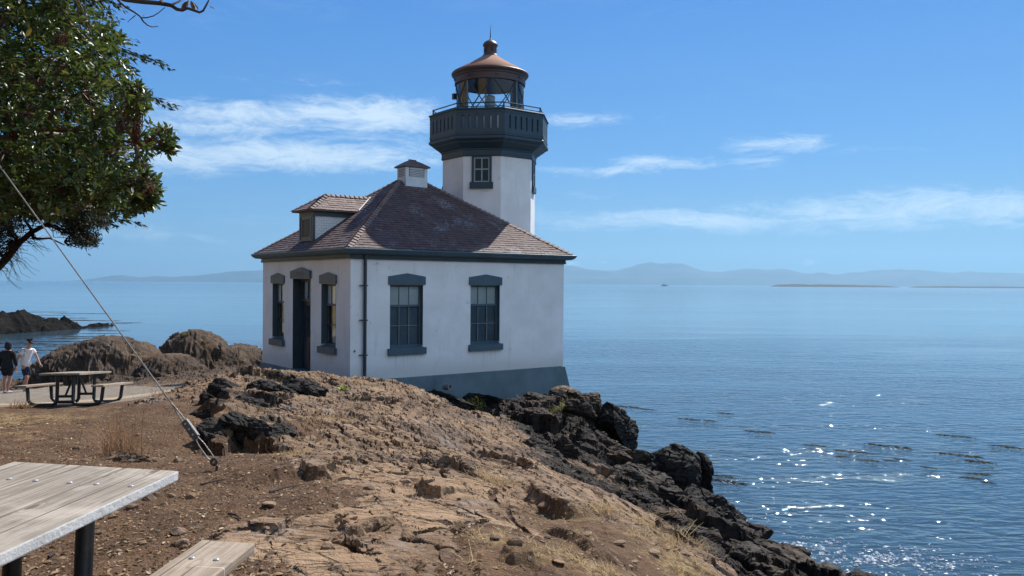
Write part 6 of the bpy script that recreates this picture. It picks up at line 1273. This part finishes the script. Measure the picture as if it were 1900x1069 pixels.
# --- dark leaning shore tree, its trunk arching in from the left
def leaner():
    r = np.random.default_rng(41); tb = at(-190, 740, 14.5); tb[2] = ground_z(tb[0], tb[1])[0]-.2; B_ = np.array(tb)
    e = empty('shore_pine', tb); tag(e, 'dark leaning evergreen arching in low from the left edge below the leafy tree', 'tree')
    b = MB(); P = [at(x, y, 14.2) for x, y in ((-60, 560), (-20, 512), (10, 482), (36, 450), (60, 430), (84, 418), (100, 402), (128, 398))]; b.tube([B_-B_, *[np.array(p)-B_ for p in P]], [.10, .085, .075, .062, .052, .042, .034, .026, .014], 9)
    for i, (x0, y0, x1, y1) in enumerate(((10, 482, -30, 430), (36, 450, 10, 400), (60, 430, 40, 380), (84, 418, 150, 432), (84, 418, 180, 440), (100, 402, 192, 412), (100, 402, 160, 375), (84, 418, 90, 370), (60, 430, 120, 455), (10, 482, 20, 440), (-20, 512, 14, 470), (-20, 512, -10, 455), (36, 450, 6, 420), (-20, 512, -60, 420))): limb(b, np.array(at(x0, y0, 14.2))-B_, np.array(at(x1, y1, 14.2+.6*math.sin(i*2.1)))-B_, .035, .006, .03, 5, .06, i)
    b.build('trunk', M_darkbark, e, smooth=True)
    polys = [([(-90, 372), (30, 372), (40, 400), (60, 420), (20, 438), (0, 470), (-30, 480), (-90, 470)], 260), ([(60, 385), (190, 375), (200, 405), (196, 420), (150, 418), (90, 412)], 250), ([(95, 418), (150, 424), (186, 442), (180, 456), (140, 452), (118, 440)], 80), ([(20, 380), (110, 375), (95, 402), (50, 410)], 110), ([(-90, 400), (24, 424), (16, 462), (4, 500), (-40, 520), (-90, 520)], 120)]
    q = np.concatenate([cloud(p, 13.3, 15.4, n_, r, -.05) for p, n_ in polys]); tw = MB(); nodes = np.array([at(x, y, 14.2) for x, y in ((-30, 430), (10, 400), (40, 385), (84, 418), (100, 402), (150, 432), (180, 440), (185, 412), (160, 380), (90, 375), (30, 450), (120, 450))])
    for i in range(0, len(q), 2): j = np.argmin(((nodes-q[i])**2).sum(1)); limb(tw, nodes[j]-B_, q[i]-B_, .011, .003, .04, 4, .08, i)
    fine = [at(x+r.uniform(-4, 4), y+r.uniform(-4, 4), 14.2) for x, y in [(0+i*6, 492-i*7.5) for i in range(9)] for _ in range(7)]
    for i, p0 in enumerate(fine): p1 = np.array(p0)+np.array([r.uniform(.0, .42), r.normal()*.15, r.uniform(-.42, .05)]); limb(tw, np.array(p0)-B_, p1-B_, .006, .002, -.05, 4, .10, 900+i)
    tw.build('twig', M_darkbark, e)
    nl = 24; base = np.repeat(q, nl, 0)+r.normal(size=(len(q)*nl, 3))*.045; dirs = r.normal(size=base.shape)+np.array([.2, 0, .35]); ln = r.uniform(.06, .12, len(base))
    me = leaves_mesh('crown', base-B_, dirs, ln, r.uniform(.35, .6, len(ln)), np.clip(r.uniform(0, 1, len(ln)), 0, .95), r, True); link('crown', me, M_pleaf, e)
leaner()
# --- dry grasses
def blades(name, pts, hgt, mat, r, per, spread, lean=.5, wid=.012, nb=None):
    """tufts of bent grass blades (3-segment strips)"""
    B_ = np.repeat(pts, per, 0)+np.concatenate([r.normal(size=(len(pts)*per, 2))*spread, np.zeros((len(pts)*per, 1))], 1); n = len(B_); h = np.repeat(hgt, per)*r.uniform(.45, 1.1, n); a = r.uniform(0, 2*math.pi, n); l = r.gamma(2., lean/2, n)
    d = np.stack([np.cos(a), np.sin(a), np.zeros(n)], 1); s = np.stack([-np.sin(a), np.cos(a), np.zeros(n)], 1); w_ = wid*r.uniform(.5, 1.2, n); V = []
    for f, wk in ((0, 1.), (.4, .85), (.75, .6), (1, .08)):
        c = B_+d*(l*h*f**1.8)[:, None]+np.array([0, 0, 1.])*(h*f*(1-.25*np.minimum(l, 2)*f*.5))[:, None]; V += [c-s*(w_*wk/2)[:, None], c+s*(w_*wk/2)[:, None]]
    V = np.stack(V, 1).reshape(-1, 3); F_ = np.array([(0, 1, 3, 2), (2, 3, 5, 4), (4, 5, 7, 6)]); F_ = (F_[None]+(np.arange(n)*8)[:, None, None]).reshape(-1, 4)
    return np_mesh(name, V, F_, {'tint': np.repeat(np.clip(r.uniform(0, 1, n), 0, 1), 8)})
r = np.random.default_rng(61)
# straw cover: sampled where the ground map says straw
pxs = r.uniform(-80, 1330, 60000); ds_ = 3.4*np.exp(r.uniform(0, 1.65, 60000)); gx = (pxs-950)/FPX*ds_; gy = ds_
sm = ground_m(straw_w, gx, gy); rm = ground_m(rock_w, gx, gy); zz = ground_z(gx, gy)
ok = (r.random(len(gx)) < np.clip(sm*(1-.8*rm), 0, 1)*.30*np.clip(5/ds_, .3, 1.2)) & (zz > 6.3)
G = np.stack([gx, gy, zz-.01], 1)[ok][:2600]
me = blades('straw_grass', G, np.clip(r.normal(.038, .018, len(G)), .015, .08), M_straw, r, 9, .028, 1.5, .0045); o = link('straw_grass', me, M_straw); tag(o, 'short dry straw grass growing in the soil between the rocks', 'grass', kind='stuff')
# individual tufts and weeds
def tuft(name, spots, mat, label, cat, hgt, per, spread, lean, wid, seed, own=True):
    rr_ = np.random.default_rng(seed); px, py, d = spots; c = np.array(at(px, py, d)); z = ground_z(c[0], c[1])[0]; n_ = max(3, int(spread*60)); P = np.concatenate([rr_.normal(size=(n_, 2))*spread*.5, np.zeros((n_, 1))], 1); P[:, 2] = ground_z(P[:, 0]+c[0], P[:, 1]+c[1])-z-.02
    me = blades(name, P, np.full(n_, hgt), mat, rr_, per, spread*.25, lean, wid); o = link(name, me, mat); o.location = (c[0], c[1], z); tag(o, label, cat, 'dry tufts and weeds on the headland'); return o
tuft('dry_grass_clump', (222, 838, 8.6), M_stalk, 'tall clump of dry reddish stalks in front of the far picnic table', 'grass clump', .50, 12, .28, .65, .006, 1)
tuft('dry_grass_clump', (300, 738, 15.5), M_stalk, 'thin dry stalks beside the guy wire on the tan rise', 'grass clump', .40, 5, .30, .7, .007, 2)
tuft('dry_grass_clump', (40, 752, 15.2), M_stalk, 'low brown scrubby clump left of the far picnic table', 'grass clump', .22, 14, .18, 1.1, .012, 3)
tuft('dry_grass_clump', (930, 935, 7.4), M_straw, 'pale straw tuft spilling beside the dark hollow in the slope', 'grass clump', .12, 22, .20, 1.2, .005, 4)
tuft('dry_grass_clump', (1190, 1022, 7.4), M_straw, 'straw tuft hanging over the lower end of the big slab', 'grass clump', .13, 16, .16, 1.2, .005, 5)
tuft('dry_grass_clump', (1110, 985, 6.9), M_straw, 'straw tuft in the gap between the dark hollow and the big slab', 'grass clump', .14, 20, .18, 1.1, .005, 6)
tuft('dry_grass_clump', (1290, 1062, 8.2), M_straw, 'golden straw clump at the lower edge among dark rocks', 'grass clump', .12, 18, .26, 1.2, .005, 7)
tuft('dry_grass_clump', (285, 652, 29.4), M_stalk, 'rusty dry clump on the rock mound left of the saddle', 'grass clump', .24, 12, .16, .9, .014, 8)
tuft('dry_grass_clump', (385, 640, 31), M_stalk, 'rusty dry clump on the rock mound nearest the lighthouse', 'grass clump', .22, 10, .18, .9, .014, 9)
tuft('dry_grass_clump', (560, 835, 8.7), M_straw, 'thin golden straw in the hollow behind the shaded outcrop', 'grass clump', .07, 18, .30, 1.2, .005, 10)
tuft('dry_grass_clump', (600, 775, 11.8), M_straw, 'thin golden straw on the crest below the door', 'grass clump', .08, 16, .4, 1.2, .006, 11)
tuft('weed', (1300, 1012, 11.2), M_weed, 'yellow-green weeds below the end of the big slab', 'weed', .15, 12, .20, .9, .009, 12)
tuft('weed', (1165, 905, 14.2), M_weed, 'yellow-brown weeds under the angular boulder on the slope', 'weed', .15, 12, .22, .9, .009, 13)
tuft('weed', (1048, 785, 22.6), M_weed, 'green weeds in the cleft of the outcrop below the smooth tan boulder', 'weed', .26, 22, .34, .9, .022, 14)
tuft('weed', (1005, 800, 20), M_weed, 'sparse green weeds on the path below the outcrop', 'weed', .16, 12, .5, 1.1, .016, 15)
tuft('weed', (1205, 955, 11.6), M_weed, 'yellow weeds in the crack behind the big slab', 'weed', .09, 10, .12, 1., .007, 16)
tuft('weed', (345, 655, 31), M_weed, 'small yellow-green weed in the dark cleft between the rock mounds', 'weed', .18, 16, .10, .9, .014, 17)
tuft('weed', (960, 765, 24), M_stalk, 'dry rusty weeds at the plinth beside the outcrop', 'weed', .30, 14, .30, .9, .02, 18)
tuft('weed', (1230, 1062, 6.6), M_straw, 'pale straw tuft at the lower edge under the big slab', 'weed', .10, 14, .2, 1.1, .005, 19)
# yellow bush below the right wall, lime plant on the crest
def bush(name, px, py, d, sz, n, mat, label, seed, ln):
    rr_ = np.random.default_rng(seed); c = np.array(at(px, py, d)); z = min(c[2], ground_z(c[0], c[1])[0]+.1); q = rr_.normal(size=(n, 3)); q /= np.linalg.norm(q, axis=1)[:, None]; q *= rr_.random(n)[:, None]**.45; q = q*np.array(sz); q[:, 2] = abs(q[:, 2])
    me = leaves_mesh('foliage', q, q/np.array(sz)+rr_.normal(size=q.shape)*.5+np.array([0, 0, .5]), rr_.uniform(.6, 1.2, n)*ln, rr_.uniform(.7, 1.3, n), rr_.uniform(0, 1, n), rr_); e = empty(name, (c[0], c[1], z)); link('foliage', me, mat, e)
    b = MB()
    for i in range(0, n, max(1, n//26)): limb(b, (0, 0, -.05), q[i], .008, .003, 0, 3, .05, i)
    b.build('stem', M_stalk, e); tag(e, label, 'shrub'); return e
bush('yellow_bush', 880, 757, 23.6, (.36, .26, .36), 420, M_yellow, 'yellow flowering bush in the shade below the right wall', 5, .065)
bush('green_plant', 637, 727, 15.9, (.10, .07, .11), 60, M_lime, 'small bright lime green plant on the crest below the lighthouse corner', 6, .065)
# leaf litter and chips on the soil
N = 17000; px = r.uniform(-60, 900, N); d = 3.5*np.exp(r.uniform(0, 1.3, N)); x = (px-950)/FPX*d; rm = ground_m(rock_w, x, d); ok = r.random(N) < (1-rm)*.75+.06; x, d = x[ok], d[ok]
base = np.stack([x, d, ground_z(x, d)+.006], 1); dirs = np.concatenate([r.normal(size=(len(x), 2)), r.normal(size=(len(x), 1))*.22], 1)
me = leaves_mesh('leaf_litter', base, dirs, .016+.034*r.random(len(x))**2.5, r.uniform(.7, 1.7, len(x)), r.uniform(0, 1, len(x)), r); o = link('leaf_litter', me, material('dry_leaf_litter', leaf_fn((.06, .035, .02), (.30, .19, .10), (.48, .38, .26), .8, .1, .3))); tag(o, 'dry leaves and wood chips littering the trodden soil', 'litter', kind='stuff')
b = MB()
for (x0, y0, d0, x1, y1, d1) in ((424, 962, 5.6, 446, 974, 5.45), (372, 905, 6.6, 420, 896, 6.8), (90, 1020, 4.6, 100, 1010, 4.7), (500, 925, 6.3, 552, 905, 6.6)):
    p0, p1 = at(x0, y0, d0), at(x1, y1, d1); p0[2] = ground_z(p0[0], p0[1])[0]+.012; p1[2] = ground_z(p1[0], p1[1])[0]+.012; o = MB().tube([p0, (np.array(p0)+p1)/2+(.01, .01, .006), p1], [.009, .008, .004], 6).build('fallen_twig', M_darkbark); tag(o, 'dry fallen twig lying on the soil', 'twig', 'twigs on the soil')
# pipe stub by the plinth
pc = at(825, 717, 23.75); b = MB(); e = empty('pipe_stub', pc); tag(e, 'pale broken pipe end sticking out of the dark hollow at the plinth', 'pipe')
pr = [(.055, 0), (.10, 0), (.10, .22), (.055, .22), (.055, 0)]; b.lathe(pr, 18, (0, 0), 0, False, False); o = b.build('pipe', paint('grey_concrete_pipe', (.20, .20, .19), .85, .2, 8), e, smooth=False); o.rotation_euler = (R(90), 0, R(52))
b = MB(); b.lathe([(.052, .05), (.052, .06)], 14); o = b.build('pipe_bore', M_dark, e); o.rotation_euler = (R(90), 0, R(52))
# unseen dry grassy rise, added to shade the landward wall and bounce warm light
def bounce_hill():
    A_ = np.linspace(R(-74), R(-286+0), 80); rr_ = np.array([1.6, 4, 9, 16, 26, 40, 60, 90, 140]); hz = np.array([8.40, 8.4, 9.4, 17, 35, 50, 62, 70, 72]); V = []
    for j, q in enumerate(rr_):
        for i, a in enumerate(A_):
            f = 1-.75*float(sstep(R(140), R(188), np.array(-a))); z = hz[0]+(hz[j]-hz[0])*f-(1-f)*.25*q; V.append((math.sin(a)*q, math.cos(a)*q, z+.6*math.sin(i*2.3+j)*(j > 3)))
    W_ = len(A_); F_ = [(j*W_+i, j*W_+i+1, (j+1)*W_+i+1, (j+1)*W_+i) for j in range(len(rr_)-1) for i in range(W_-1)]
    me = bpy.data.meshes.new('hillside'); me.from_pydata(V, [], F_); o = link('hillside', me, material('dry_grass_hillside', lambda t, p: (t.put(p.inputs['Base Color'], t.mix(t.ramp(t.noise(t.pos(), .35, 5, .6), .35, .65), (.30, .22, .11), (.46, .35, .19))), None)[1], rough=.95)); tag(o, 'dry grassy hillside rising behind the viewpoint', 'hillside', kind='structure')
bounce_hill()
def sky_block_hill():  # second unseen hill, added to keep blue sky off the landward wall
    A_ = np.linspace(R(-43), R(-80), 40); rr_ = np.array([62, 75, 95, 120, 150.]); V = []
    for j, q in enumerate(rr_):
        for i, a in enumerate(A_):
            f = float(sstep(R(43), R(58), np.array(-a))); V.append((math.sin(a)*q, math.cos(a)*q, -2+f*(.5, 14, 34, 52, 56)[j]+.8*math.sin(i*2.1+j*1.7)))
    W_ = len(A_); F_ = [(j*W_+i, j*W_+i+1, (j+1)*W_+i+1, (j+1)*W_+i) for j in range(len(rr_)-1) for i in range(W_-1)]
    me = bpy.data.meshes.new('hillside'); me.from_pydata(V, [], F_); o = link('hillside', me, bpy.data.materials['dry_grass_hillside']); tag(o, 'dry grassy hillside across the bay to the left', 'hillside', kind='structure')
sky_block_hill()
print('built in %.1f s' % (time.time()-T0), sum(len(o.data.polygons) for o in COL.objects if o.type == 'MESH'))
